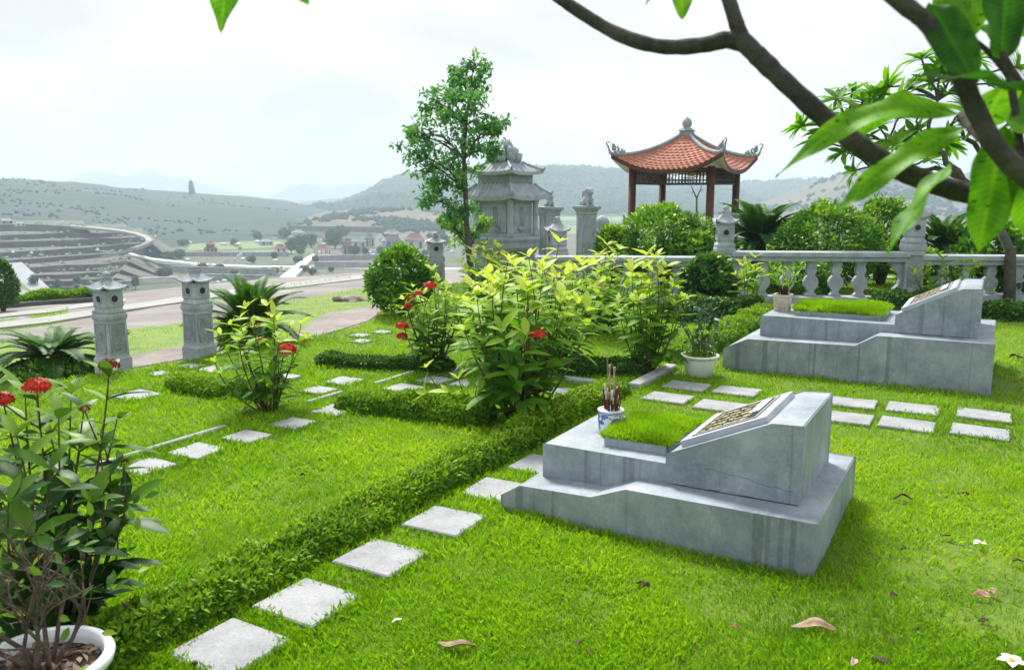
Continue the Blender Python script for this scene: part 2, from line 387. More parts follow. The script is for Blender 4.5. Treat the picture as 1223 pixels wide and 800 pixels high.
# blue painted porcelain
def m_porcelain():
    m, t, b, o = nodes('porcelain_blue')
    n = noise(t, 22, 2, .5); tc = new(t, 'ShaderNodeTexCoord'); sp = new(t, 'ShaderNodeSeparateXYZ'); t.links.new(tc.outputs['Object'], sp.inputs[0])
    blot = ramp(t, n.outputs['Fac'], [(.47, (.70, .74, .80)), (.52, (.05, .12, .42))])
    band = ramp(t, sp.outputs['Z'], [(0, (1, 1, 1)), (.012, (0, 0, 0)), (.105, (0, 0, 0)), (.108, (1, 1, 1)), (.128, (1, 1, 1)), (.131, (0, 0, 0))])
    band.color_ramp.interpolation = 'CONSTANT'
    w = new(t, 'ShaderNodeTexWave', wave_type='RINGS'); w.inputs['Scale'].default_value = 26; w.inputs['Distortion'].default_value = 3
    t.links.new(tc.outputs['Object'], w.inputs['Vector'])
    bc = ramp(t, w.outputs['Fac'], [(.4, (.05, .11, .38)), (.6, (.62, .68, .78))])
    t.links.new(mix(t, band.outputs['Color'], blot.outputs['Color'], bc.outputs['Color']), b.inputs['Base Color'])
    b.inputs['Roughness'].default_value = .15; b.inputs['Specular IOR Level'].default_value = .6
m_porcelain()
# ================================================================ SETTING: lawn terrace, verge, roads
def in_poly(x, y, poly):
    inside = np.zeros(np.shape(x), bool); n = len(poly); j = n - 1
    for i in range(n):
        xi, yi = poly[i][0], poly[i][1]; xj, yj = poly[j][0], poly[j][1]
        c = ((yi > y) != (yj > y)) & (x < (xj - xi) * (y - yi) / (yj - yi + 1e-12) + xi)
        inside ^= c; j = i
    return inside
lawn_edge = [tuple(P(a, b)[:2]) for a, b in ((-260, 520), (-120, 484), (0, 466), (70, 455), (150, 443), (205, 434), (262, 423), (330, 409), (395, 398), (445, 384), (452, 374), (470, 362), (500, 350), (560, 335))]
lawn_poly = lawn_edge + [tuple(PR(a, 300, r_)[:2]) for a, r_ in ((600, 17.5), (700, 18.6), (742, 20.5), (756, 27.5), (900, 28.5), (1100, 27), (1500, 26))] + [(14, 8), (9, -4), (-4, -5), (-8, -2)]
mb = MB(); mb.prism(lawn_poly, -1.2, 0.0)
tag(mb.build('lawn', MAT['lawn_soil']), kind='structure')

def terr_z(r): return np.where(r < 8, -.28, -.28 - .07 * (r - 8))
EDGE_PX = [(-400, 372), (-100, 366), (0, 363), (60, 361), (118, 355), (160, 348), (240, 340), (340, 331), (440, 325), (530, 322), (700, 318), (900, 312)]
def terr_pt(px, py):
    lo, hi = 3.0, 400.0
    d = ray(px, py); dh = math.hypot(d[0], d[1])
    for _ in range(60):
        m = (lo + hi) / 2
        if EYE + d[2] / dh * m > float(terr_z(np.array(m))): lo = m
        else: hi = m
    return PR(px, py, lo)
# verge: a polar grid that slopes away from the lawn to the road
cols = np.linspace(-400, 900, 200); ey = np.interp(cols, [e[0] for e in EDGE_PX], [e[1] for e in EDGE_PX])
NR = 110; V = []; pxs = []; pys = []
for cxp, e in zip(cols, ey):
    rmax = hdist(terr_pt(cxp, e)); d = ray(cxp, 300); az = d[:2] / math.hypot(d[0], d[1])
    for k in range(NR):
        r = 5.5 + (rmax - 5.5) * (k / (NR - 1)) ** 1.5
        x, y = az * r; V.append((x, y, float(terr_z(np.array(r))) + .05 * (fbm(np.array(x * .8), np.array(y * .8), 3) - .5)))
V = np.array(V); w = np.stack([V[:, 0], V[:, 1], V[:, 2] - EYE], 1); dep = w @ _f
ppx = PW / 2 + FPX * (w @ _r) / dep; ppy = PH / 2 - FPX * (w @ _u) / dep
I = np.arange(200 * NR).reshape(200, NR)
F = np.stack([I[:-1, :-1], I[1:, :-1], I[1:, 1:], I[:-1, 1:]], -1).reshape(-1, 4)
GRASSY = [[(-300, 520), (-300, 425), (0, 408), (110, 400), (160, 393), (232, 384), (262, 380), (330, 362), (420, 346), (450, 344), (450, 366), (390, 374), (372, 384), (352, 402), (262, 424), (200, 428), (196, 420), (165, 422), (120, 436), (60, 470)],
          [(30, 379), (70, 372), (84, 368), (80, 374), (40, 382)], [(-50, 385), (20, 381), (20, 386), (-50, 392)], [(0, 391), (60, 384), (105, 375), (104, 379), (60, 389), (0, 396)],
          [(250, 356), (330, 343), (420, 331), (420, 334), (330, 347), (250, 360)]]
gm = np.zeros(len(V))
for poly in GRASSY: gm = np.maximum(gm, in_poly(ppx, ppy, poly).astype(float))
def m_verge():
    m, t, b, o = nodes('verge_ground')
    a = new(t, 'ShaderNodeAttribute', attribute_name='grassy'); n = noise(t, 1.6, 6, .7); n2 = noise(t, .35, 6, .6)
    s = new(t, 'ShaderNodeMath', operation='ADD'); t.links.new(a.outputs['Fac'], s.inputs[0]); t.links.new(n.outputs['Fac'], s.inputs[1])
    f = ramp(t, s.outputs[0], [(.72, (0, 0, 0)), (1.0, (1, 1, 1))]).outputs['Color']
    dirt = ramp(t, n2.outputs['Fac'], [(.3, (.13, .118, .11)), (.5, (.21, .192, .18)), (.7, (.30, .282, .268))]).outputs['Color']
    gr = ramp(t, n.outputs['Fac'], [(.3, (.09, .16, .02)), (.7, (.19, .26, .05))]).outputs['Color']
    t.links.new(mix(t, f, dirt, gr), b.inputs['Base Color']); b.inputs['Roughness'].default_value = .95
    bump(t, n.outputs['Fac'], b, .6, .03)
m_verge()
vg = tag(np_mesh('verge', V, [F], MAT['verge_ground'], None, {'grassy': gm}), kind='structure')

def road_strip(name, left, right, mat, lift=.03):
    """a road laid on the verge between two surveyed edges"""
    A = [terr_pt(*p) for p in left]; B = [terr_pt(*p) for p in right]; m = MB()
    n = len(A)
    rings = []
    for a, b in zip(A, B):
        rings.append([(*a[:2], a[2] - .10), (*a[:2], a[2] + lift), (*b[:2], b[2] + lift), (*b[:2], b[2] - .10)])
    m.loft(rings, 0)
    return tag(m.build(name, MAT[mat]), kind='structure')
road_strip('concrete_road', [(-80, 396), (0, 387), (60, 380), (115, 371), (165, 364), (240, 352), (320, 341), (440, 328)],
           [(-80, 402), (0, 394), (60, 387), (115, 378), (165, 370), (240, 359), (320, 348), (440, 333)], 'concrete_road', .05)
road_strip('gravel_track', [(-80, 382), (0, 376), (60, 369), (115, 362), (150, 357)], [(-80, 387), (0, 380), (60, 374), (115, 366), (150, 361)], 'concrete_road', .03)
road_strip('earth_path', [(150, 437), (185, 421), (225, 412), (262, 404)], [(158, 441), (205, 433), (240, 425), (275, 417)], 'dirt', .02)
road_strip('earth_path', [(352, 402), (380, 386), (420, 370), (452, 364)], [(372, 404), (402, 396), (440, 384), (456, 372)], 'dirt', .02)

# ---------------------------------------------------------------- valley, hills, mountains, air
mb = MB()
rings = [[(rr * math.cos(2 * math.pi * k / 72), rr * math.sin(2 * math.pi * k / 72), -28.0) for k in range(72)] for rr in (1.0, 200, 700, 1500, 3850)]
mb.loft(rings, 0)
vf = MB(); b = [(0, 0, -28.0)]
N = 72; VV = [(0, 0, -28.0)] + [p for r in rings for p in r]
FF = [[0, 1 + i, 1 + (i + 1) % N] for i in range(N)] + [[1 + k * N + i, 1 + (k + 1) * N + i, 1 + (k + 1) * N + (i + 1) % N, 1 + k * N + (i + 1) % N] for k in range(4) for i in range(N)]
vf.add(VV, FF); tag(vf.build('valley_floor', MAT['bare_field']), kind='structure')
def slope_under(name, mat):
    """the bank from the plateau edge down to the valley"""
    rings = []
    for cxp, e in zip(cols, ey):
        p = terr_pt(cxp, e); d = ray(cxp, 300); az = d[:2] / math.hypot(d[0], d[1]); r0 = hdist(p)
        rings.append([(*(az * (r0 - .2)), p[2] - .05), (*(az * (r0 + .6)), p[2] - .25), (*(az * (r0 + 14)), p[2] - 9), (*(az * (r0 + 45)), -28.3), (*(az * (r0 - 4)), -28.3)])
    m = MB(); m.loft(rings, 0, True); return tag(m.build(name, MAT[mat]), kind='structure')
slope_under('plateau_bank', 'bare_field')

def hill(name, ridge, r_ridge, r_base, mat, z_base=-28.0, bumps=(2.5, .02), seed=1, back=1.35, nx=240, ny=56, power=1.0, ripple=0.0):
    px = np.linspace(ridge[0][0], ridge[-1][0], nx); py = np.interp(px, [q[0] for q in ridge], [q[1] for q in ridge])
    sm = np.convolve(np.pad(py, 6, 'edge'), np.ones(13) / 13, 'valid'); py = sm
    V = []
    for a, b_ in zip(px, py):
        rr = np.interp(a, *zip(*r_ridge)) if isinstance(r_ridge, list) else r_ridge; rb = np.interp(a, *zip(*r_base)) if isinstance(r_base, list) else r_base
        top = ZR(a, b_, rr); d = ray(a, 300); az = d[:2] / math.hypot(d[0], d[1])
        for k in range(ny):
            t = k / (ny - 1) * 1.4
            if t <= 1: r = rb + (rr - rb) * t; s = t ** power; z = z_base + (top - z_base) * (s * s * (3 - 2 * s) * .6 + .4 * s)
            else: r = rr + (rr * back - rr) * (t - 1) / .4; u = (t - 1) / .4; z = top + (z_base - top) * u * u
            V.append((az[0] * r, az[1] * r, z))
    V = np.array(V); tt = np.tile(np.minimum(1, np.linspace(0, 1.4, ny) * 3), nx)
    big = fbm(V[:, 0] * bumps[1] * .25, V[:, 1] * bumps[1] * .25, seed + 5) - .5
    V[:, 2] += tt * (bumps[0] * (fbm(V[:, 0] * bumps[1], V[:, 1] * bumps[1], seed) - .5) * 2 + ripple * big * 2 * np.tile(np.minimum(1, np.abs(np.linspace(0, 1.4, ny) - 1) * 3), nx))
    I = np.arange(nx * ny).reshape(nx, ny); F = np.stack([I[:-1, :-1], I[1:, :-1], I[1:, 1:], I[:-1, 1:]], -1).reshape(-1, 4)
    HILLV[seed] = V.reshape(nx, ny, 3)
    return tag(np_mesh(name, V, [F], MAT[mat]), kind='structure')
HILLV = {}
def hillside_growth(name, seed, n, size, mat, t0=.05, t1=1.02, thresh=.5, fs=.01):
    """scrub and tree crowns covering a far slope: one mass"""
    G = HILLV[seed]; nx, ny, _ = G.shape; g = np.random.default_rng(seed + 900); u = g.random(n * 4) * (nx - 1.01); v = (t0 + (t1 - t0) * g.random(n * 4)) / 1.4 * (ny - 1.01)
    i, j = u.astype(int), v.astype(int); fu, fv = (u - i)[:, None], (v - j)[:, None]
    p = (G[i, j] * (1 - fu) + G[i + 1, j] * fu) * (1 - fv) + (G[i, j + 1] * (1 - fu) + G[i + 1, j + 1] * fu) * fv
    ok = fbm(p[:, 0] * fs, p[:, 1] * fs, seed + 3, 4) + g.normal(0, .05, len(p)) > thresh; p = p[ok][:n]; n = len(p)
    s = size * g.uniform(.5, 1.4, n)[:, None, None]; k = np.array([[1, 0, .3], [.3, .95, .3], [-.8, .6, .3], [-.8, -.6, .3], [.3, -.95, .3], [0, 0, 1.0], [0, 0, -.4]])
    V = (p[:, None, :] + k[None] * s * g.uniform(.7, 1.3, (n, 7, 1)) * np.array([1, 1, 1.1])).reshape(-1, 3)
    f = np.array([[0, 1, 5], [1, 2, 5], [2, 3, 5], [3, 4, 5], [4, 0, 5], [1, 0, 6], [2, 1, 6], [3, 2, 6], [4, 3, 6], [0, 4, 6]])
    tag(np_mesh(name, V, [(f[None] + (np.arange(n) * 7)[:, None, None]).reshape(-1, 3)], MAT[mat], None, {'tint': np.repeat(np.clip(g.normal(.45, .25, n), 0, 1), 7)}, True), kind='stuff')
hill('scrub_hill', [(-420, 205), (-200, 209), (0, 213), (60, 215), (130, 221), (200, 229), (262, 233), (310, 235), (350, 242), (400, 252), (450, 264), (520, 277)], [(-420, 900), (0, 1000), (300, 1150), (520, 1000)], [(-420, 390), (90, 390), (170, 470), (260, 540), (520, 600)], 'scrub_hill', bumps=(2.2, .03), ripple=9, seed=3)
hill('forest_hill', [(330, 262), (400, 251), (430, 238), (452, 222), (480, 212), (510, 208), (560, 206), (610, 203), (660, 201), (700, 203), (740, 206), (790, 213), (850, 224), (890, 238), (940, 250), (1010, 262)], 1750, 1050, 'forest_hill', bumps=(9, .03), seed=9, ny=80, nx=420, ripple=25)
hill('brown_hill', [(300, 280), (350, 264), (390, 254), (440, 250), (490, 250), (540, 257), (600, 268), (660, 282)], 820, 620, 'brown_hill', bumps=(1.6, .04), seed=14)
hill('bare_hill', [(840, 270), (900, 246), (940, 230), (985, 210), (1022, 200), (1060, 207), (1120, 224), (1200, 232), (1320, 240), (1500, 262)], 1150, 760, 'brown_hill', bumps=(3, .02), seed=20, ripple=12)
hill('forest_hill', [(760, 262), (830, 232), (870, 222), (930, 217), (985, 213), (1100, 208), (1250, 214), (1500, 230)], 2100, 1500, 'forest_hill', bumps=(8, .025), seed=29, nx=300)
hill('karst_mountain', [(20, 240), (70, 224), (95, 216), (112, 205), (125, 203), (140, 208), (165, 210), (180, 200), (190, 203), (205, 211), (230, 213), (255, 222), (300, 236)], 3700, 3300, 'rock_hill', bumps=(22, .012), seed=33, back=1.12)
hill('karst_mountain', [(300, 245), (335, 232), (352, 224), (366, 219), (384, 222), (400, 226), (420, 221), (445, 220), (480, 234), (520, 246)], 3700, 3300, 'rock_hill', bumps=(22, .012), seed=41, back=1.12)
hill('forest_hill', [(330, 254), (365, 244), (395, 238), (430, 238), (470, 244), (520, 256)], 2300, 1900, 'forest_hill', bumps=(6, .03), seed=47, nx=120)

hillside_growth('hillside_scrub', 3, 1300, 1.25, 'forest_crown', .12, 1.01, .60, .02)
hillside_growth('hillside_forest', 9, 22000, 5.2, 'forest_crown', .05, 1.02, .30, .006)
hillside_growth('hillside_scrub', 14, 1200, 2.4, 'forest_crown', .02, 1.0, .54, .02)
hillside_growth('hillside_forest', 29, 9000, 6.0, 'forest_crown', .3, 1.02, .3, .006)
hillside_growth('hillside_scrub', 20, 1500, 3.0, 'forest_crown', .1, 1.0, .55, .012)
# terraced hillside on the left: stepped earth benches behind dark stone retaining faces
TERR = [  # (lip line in sight of the camera, height)
    ([(-160, 350), (0, 346), (60, 344), (108, 342), (128, 339)], -26.4), ([(-160, 341), (0, 338), (65, 336), (112, 333), (134, 330)], -25.0),
    ([(-160, 334), (0, 331), (52, 328), (118, 325), (142, 322)], -23.6), ([(-160, 325), (0, 322), (45, 319), (130, 314), (152, 311)], -22.2),
    ([(-160, 315), (0, 311), (60, 307), (120, 303), (140, 300)], -20.6), ([(-160, 306), (0, 302), (80, 297), (140, 292), (172, 287)], -18.8),
    ([(-160, 294), (0, 289), (70, 287), (120, 285), (168, 281)], -16.8), ([(-160, 285), (0, 281), (60, 279), (110, 278), (150, 275)], -14.8), ([(-160, 270), (0, 268), (40, 268), (84, 270), (100, 271)], -12.4)]
mb = MB(); bank = []
for lip, z in TERR:
    front = []
    for i in range(len(lip) - 1):
        for t in np.linspace(0, 1, 6)[:-1]:
            front.append((lip[i][0] + (lip[i + 1][0] - lip[i][0]) * t, lip[i][1] + (lip[i + 1][1] - lip[i][1]) * t))
    front.append(lip[-1]); pts = [P(a, b_, z)[:2] for a, b_ in front]
    pts = [p * (1 + .012 * (vnoise(np.array(k * .6), np.array(z), 4) - .5) * 2) for k, p in enumerate(pts)]
    e = pts[-1]; re = hdist(e); s = pts[0]; rs = hdist(s)
    back = [e * (q / re) for q in (re * 1.05, re * 1.12, re * 1.22)] ; back[0] = PR(lip[-1][0] + 6, 300, re * 1.06)[:2]; back[1] = PR(lip[-1][0] + 4, 300, re * 1.14)[:2]
    poly = [tuple(p) for p in pts] + [tuple(p) for p in back] + [tuple(s * 1.22)]
    nf = len(pts); zs = [z - 1.1 * max(0.0, (i / nf - .55) / .45) ** 1.5 if i < nf else z - 1.2 * (i == nf) for i in range(len(poly))]
    mb.prism(poly, -29.0, zs, 0, 1)
    ea = [np.array([*pts[-1], z]), np.array([*back[0], z]), np.array([*back[1], z])]; c_, s_ = math.cos(-.034), math.sin(-.034)
    eb = [np.array([q[0] * c_ - q[1] * s_, q[0] * s_ + q[1] * c_, -28.4]) for q in ea]; bank.append((ea, eb))
for ea, eb in bank: mb.add(ea + eb, [[0, 3, 4, 1], [1, 4, 5, 2]], 2)
tag(mb.build('terraced_hillside', [MAT['terrace_wall'], MAT['terrace_earth'], MAT['bare_field']]), kind='structure')
g_ = np.random.default_rng(88); sc_v = []; sc_f = []
for lip, z in TERR:                       # weeds and scrub growing over the benches
    for _ in range(60):
        i = int(g_.integers(0, len(lip) - 1)); q = g_.random(); a_, b_ = lip[i], lip[i + 1]
        pp = P(a_[0] + (b_[0] - a_[0]) * q, a_[1] + (b_[1] - a_[1]) * q, z); pp = pp * np.array([1 + g_.uniform(.004, .05)] * 2 + [1]); rr = g_.uniform(.3, 1.1)
        base = len(sc_v)
        for kx, ky, kz in ((1, 0, .2), (.3, .95, .2), (-.8, .6, .2), (-.8, -.6, .2), (.3, -.95, .2), (0, 0, .8)): sc_v.append(pp + np.array([kx, ky, kz]) * rr * g_.uniform(.6, 1.4))
        sc_f += [[base + j, base + (j + 1) % 5, base + 5] for j in range(5)]
tag(np_mesh('terrace_scrub', np.array(sc_v), [np.array(sc_f)], MAT['far_leaf'], None, {'tint': np.full(len(sc_v), .4)}), kind='stuff')
def valley_strip(name, px_l, px_r, zs, mat, th=.3):
    A = [P(*p, z) for p, z in zip(px_l, zs)]; B = [P(*p, z) for p, z in zip(px_r, zs)]; m = MB()
    m.loft([[(*a[:2], a[2] - th), a, c, (*c[:2], c[2] - th)] for a, c in zip(A, B)], 0)
    return tag(m.build(name, MAT[mat]), kind='structure')
valley_strip('hill_road', [(84, 268.5), (115, 271), (145, 274), (164, 277.5), (178, 282), (183, 287), (176, 291), (164, 295.5), (152, 300), (126, 304.5)],
             [(84, 269.7), (114, 272.5), (143, 275.5), (160, 279), (172, 283.2), (175, 287.5), (168, 291.6), (155, 296.2), (142, 301.2), (120, 305.3)],
             [-12.0, -12.6, -13.6, -14.4, -15.2, -16.2, -17.2, -18.2, -19.4, -20.2], 'concrete_road', 1.0)
valley_strip('valley_road', [(150, 300.5), (182, 308), (240, 314.5), (300, 317), (440, 319), (560, 320)], [(150, 302.5), (182, 310), (240, 316.2), (300, 318.8), (440, 321), (560, 322)], [-20.5, -24.5, -27.3, -27.6, -27.6, -27.6], 'pale_wall', .6)
valley_strip('causeway', [(334, 331), (350, 318), (366, 307), (374, 303)], [(352, 331), (364, 318), (374, 308), (379, 304)], [-26.2, -26.8, -27.4, -27.6], 'pale_wall', 1.2)
valley_strip('rice_field', [(228, 290), (300, 289), (334, 288)], [(222, 299), (300, 297), (345, 294)], [-27.9] * 3, 'rice_field', .2)
valley_strip('rice_field', [(250, 301), (330, 299), (372, 297)], [(245, 306), (330, 304), (372, 302)], [-27.9] * 3, 'rice_field', .2)
valley_strip('rice_field', [(380, 300), (440, 300), (470, 304)], [(376, 309), (440, 311), (470, 312)], [-27.9] * 3, 'terrace_earth', .2)
valley_strip('rice_field', [(600, 252), (700, 250), (800, 252)], [(600, 262), (700, 264), (800, 262)], [-27.9] * 3, 'rice_field', .2)
valley_strip('rice_field', [(600, 268), (700, 270), (800, 268)], [(600, 278), (700, 280), (800, 280)], [-27.9] * 3, 'rice_field', .2)
emb = [(-20, 317), (26, 313), (68, 352), (10, 358)]
m = MB(); q = [P(a, b_, z) for (a, b_), z in zip(emb, (-19.0, -18.8, -25.9, -26.2))]
m.prism([tuple(p[:2]) for p in q], [p[2] - 3 for p in q], [p[2] for p in q]); tag(m.build('paved_embankment', MAT['embankment']), 'grey stone paved slope at the foot of the dark terraces', 'embankment')
q = [P(a, b_, z) for (a, b_), z in zip([(18, 331), (38, 349), (8, 350)], (-21.7, -25.1, -25.2))]
m = MB(); m.prism([tuple(p[:2]) for p in q], [p[2] - .5 for p in q], [p[2] + .15 for p in q]); tag(m.build('grass_slope', MAT['rice_field']), kind='structure')

# the air: one closed box of even haze round everything
m = MB(); m.box((-300, 0, 15), (8000, 8000, 160))
hz = nodes('haze'); t = hz[1]; t.nodes.remove(hz[2]); pv = new(t, 'ShaderNodeVolumePrincipled')
pv.inputs['Color'].default_value = (.72, .88, 1.0, 1); pv.inputs['Density'].default_value = .00048; pv.inputs['Anisotropy'].default_value = .1
t.links.new(pv.outputs[0], hz[3].inputs['Volume'])
tag(m.build('haze', MAT['haze']), kind='stuff')
# ================================================================ STEPPING STONES, KERBS
RECTS = []                                  # footprints kept free of grass: (x0,x1,y0,y1)
def slab(name, x, y, sx, sy, label, group, rz=0.0, z=.022, cat='stepping stone'):
    m = MB(); m.box((0, 0, z / 2 - .02), (sx, sy, z + .04), 0, 0, 1.0, .006)
    o = m.build(name, MAT['slab_white']); o.location = (x, y, 0); o.rotation_euler = (rnd.uniform(-.018, .018), rnd.uniform(-.018, .018), rz)
    tag(o, label, cat, group); RECTS.append((x - sx / 2, x + sx / 2, y - sy / 2, y + sy / 2)); return o
G1 = 'square stepping stones beside the long hedge'
for y, l in zip((1.93, 2.33, 2.81, 3.31, 3.82, 4.33), ('white stepping stone cut off by the bottom edge beside the big white pot', 'white stepping stone by the hedge, nearest one seen whole', 'white stepping stone by the hedge, second one seen whole', 'white stepping stone by the hedge, just before the near grave corner',
        'white stepping stone touching the front left corner of the near grave', 'white stepping stone squeezed between the hedge and the near grave')):
    slab('stepping_stone', -2.30 + rnd.uniform(-.01, .01), y, .325, .305, l, G1, rnd.uniform(-.04, .04))
G2 = 'stepping stones between the two graves'
for (px, py), l in zip(((798, 477), (820, 463), (860, 487), (880, 469), (1017, 483), (1010, 501), (1090, 490), (1083, 509), (1175, 498), (1170, 518)),
        ('white paving slab left of the near plaque, near row, leftmost', 'white paving slab below the white plastic pot, far row, leftmost', 'white paving slab just behind the tilted plaque of the near grave', 'white paving slab beside the white pot at the far grave corner',
         'white paving slab right of the near headstone, far row', 'white paving slab right of the near headstone, near row, half hidden', 'middle right white paving slab in front of the far grave, far row', 'middle right white paving slab, near row behind the near grave',
         'rightmost white paving slab below the far grave corner, far row', 'rightmost white paving slab between the graves, near row')):
    p = P(px, py); slab('stepping_stone', p[0], p[1], .36, .30, l, G2, rnd.uniform(-.03, .03))
G3 = 'small stepping stones on the left plots'
left = [((175, 560), .27, 'white stepping stone in the left lawn next to the dark potted shrub'), ((236, 541), .27, 'white stepping stone in the left lawn, second along the thin kerb'), ((295, 524), .25, 'white stepping stone in the left lawn below the left red flower shrub'),
        ((350, 508), .25, 'white stepping stone at the foot of the left red flower shrub, right side'), ((399, 492), .26, 'white stepping stone at the left end of the middle clipped hedge'), ((381, 468), .24, 'white stepping stone right of the left red flower shrub'),
        ((411, 457), .26, 'white stepping stone behind the left end of the middle hedge'), ((163, 474), .30, 'white stepping stone left of the short light hedge'), ((190, 448), .17, 'small stepping stone near the foot of the left lantern pillar'),
        ((217, 451), .22, 'small stepping stone behind the short light hedge, left one'), ((243, 455), .20, 'small stepping stone behind the short light hedge, right one'), ((228, 439), .20, 'small stepping stone below the second lantern pillar'), ((254, 443), .22, 'small stepping stone right of the second lantern pillar foot'),
        ((430, 402), .20, 'small stepping stone on the far left lawn, middle of three'), ((432, 409), .18, 'small stepping stone on the far left lawn, nearest of three'), ((456, 398), .20, 'small stepping stone below the round bush, farthest of three'),
        ((482, 466), .28, 'white stepping stone on the middle plot behind the hedge'), ((519, 456), .26, 'white stepping stone behind the middle plot, under the far red shrub'), ((543, 445), .22, 'white stepping stone at the foot of the far red flower shrub'), ((560, 460), .26, 'white stepping stone left of the big yellow green shrub'),
        ((655, 454), .24, 'pale stepping stone right behind the big yellow green shrub'), ((673, 470), .24, 'white stepping stone at the right foot of the big yellow green shrub'), ((343, 452), .2, 'small stepping stone behind the left red flower shrub')]
for (px, py), s, l in left:
    p = P(px, py); slab('stepping_stone', p[0], p[1], s, s * .95, l, G3, rnd.uniform(-.08, .08))
def kerb(x, y0, y1, w, z, label):
    m = MB(); m.box((0, 0, z / 2 - .03), (w, y1 - y0, z + .06), 0, 0, 1, .008); o = m.build('kerb', MAT['kerb_stone']); o.location = (x, (y0 + y1) / 2, 0)
    tag(o, label, 'kerb', 'thin kerbs edging the plots'); RECTS.append((x - w / 2, x + w / 2, y0, y1))
kerb(-4.62, 2.9, 3.95, .035, .035, 'thin pale kerb running through the left lawn beside the stepping stones')
kerb(-4.60, 4.75, 5.15, .035, .035, 'short piece of thin kerb right of the left red flower shrub')
kerb(-4.56, 5.52, 6.1, .04, .035, 'thin pale kerb behind the middle clipped hedge')
kerb(-2.58, 6.55, 7.5, .11, .05, 'broad pale kerb left of the white plastic pot')
m = MB(); p = P(696, 458); m.box((0, 0, 0), (.42, .09, .09), 0, 0, 1, .008); o = m.build('kerb', MAT['kerb_stone']); o.location = (p[0], p[1], 0); tag(o, 'short grey kerb behind the incense pot by the clipped hedge', 'kerb', 'thin kerbs edging the plots')

# ================================================================ GRAVES
def bevel(o, w=.006):
    md = o.modifiers.new('bevel', 'BEVEL'); md.width = w; md.segments = 2; md.limit_method = 'ANGLE'; md.angle_limit = R(40); return o
def grass_patch(name, parent, x0, x1, y0, y1, z, n, hgt, seed, wd=.0035, dome=.03):
    g = np.random.default_rng(seed); x = g.uniform(x0, x1, n); y = g.uniform(y0, y1, n)
    u = (x - x0) / (x1 - x0) * 2 - 1; v = (y - y0) / (y1 - y0) * 2 - 1
    zz = z + dome * np.maximum(0, (1 - u ** 4) * (1 - v ** 4))
    lean = np.stack([u ** 3 * .45, v ** 3 * .45, np.ones(n)], 1) + g.normal(0, .3, (n, 3))
    lean = unit(lean); L = hgt * g.uniform(.5, 1.2, n) * (.75 + .5 * vnoise(x * 14, y * 14, seed)); a = g.uniform(0, 6.28, n)
    s = np.stack([np.cos(a), np.sin(a), 0 * a], 1) * wd; base = np.stack([x, y, zz], 1)
    Vt = np.stack([base - s, base + s, base + lean * L[:, None] * .6 + s * .6, base + lean * L[:, None] + np.stack([u, v, 0 * u], 1) * L[:, None] * .15], 1).reshape(-1, 3)
    F = np.arange(n * 4).reshape(-1, 4); ti = np.clip(.35 + .35 * g.random(n) + .25 * (vnoise(x * 9, y * 9, seed + 1) - .5), .07, 1)
    return np_mesh(name, Vt, [F], MAT['grass_blade'], parent, {'tint': np.repeat(ti, 4)}, False)
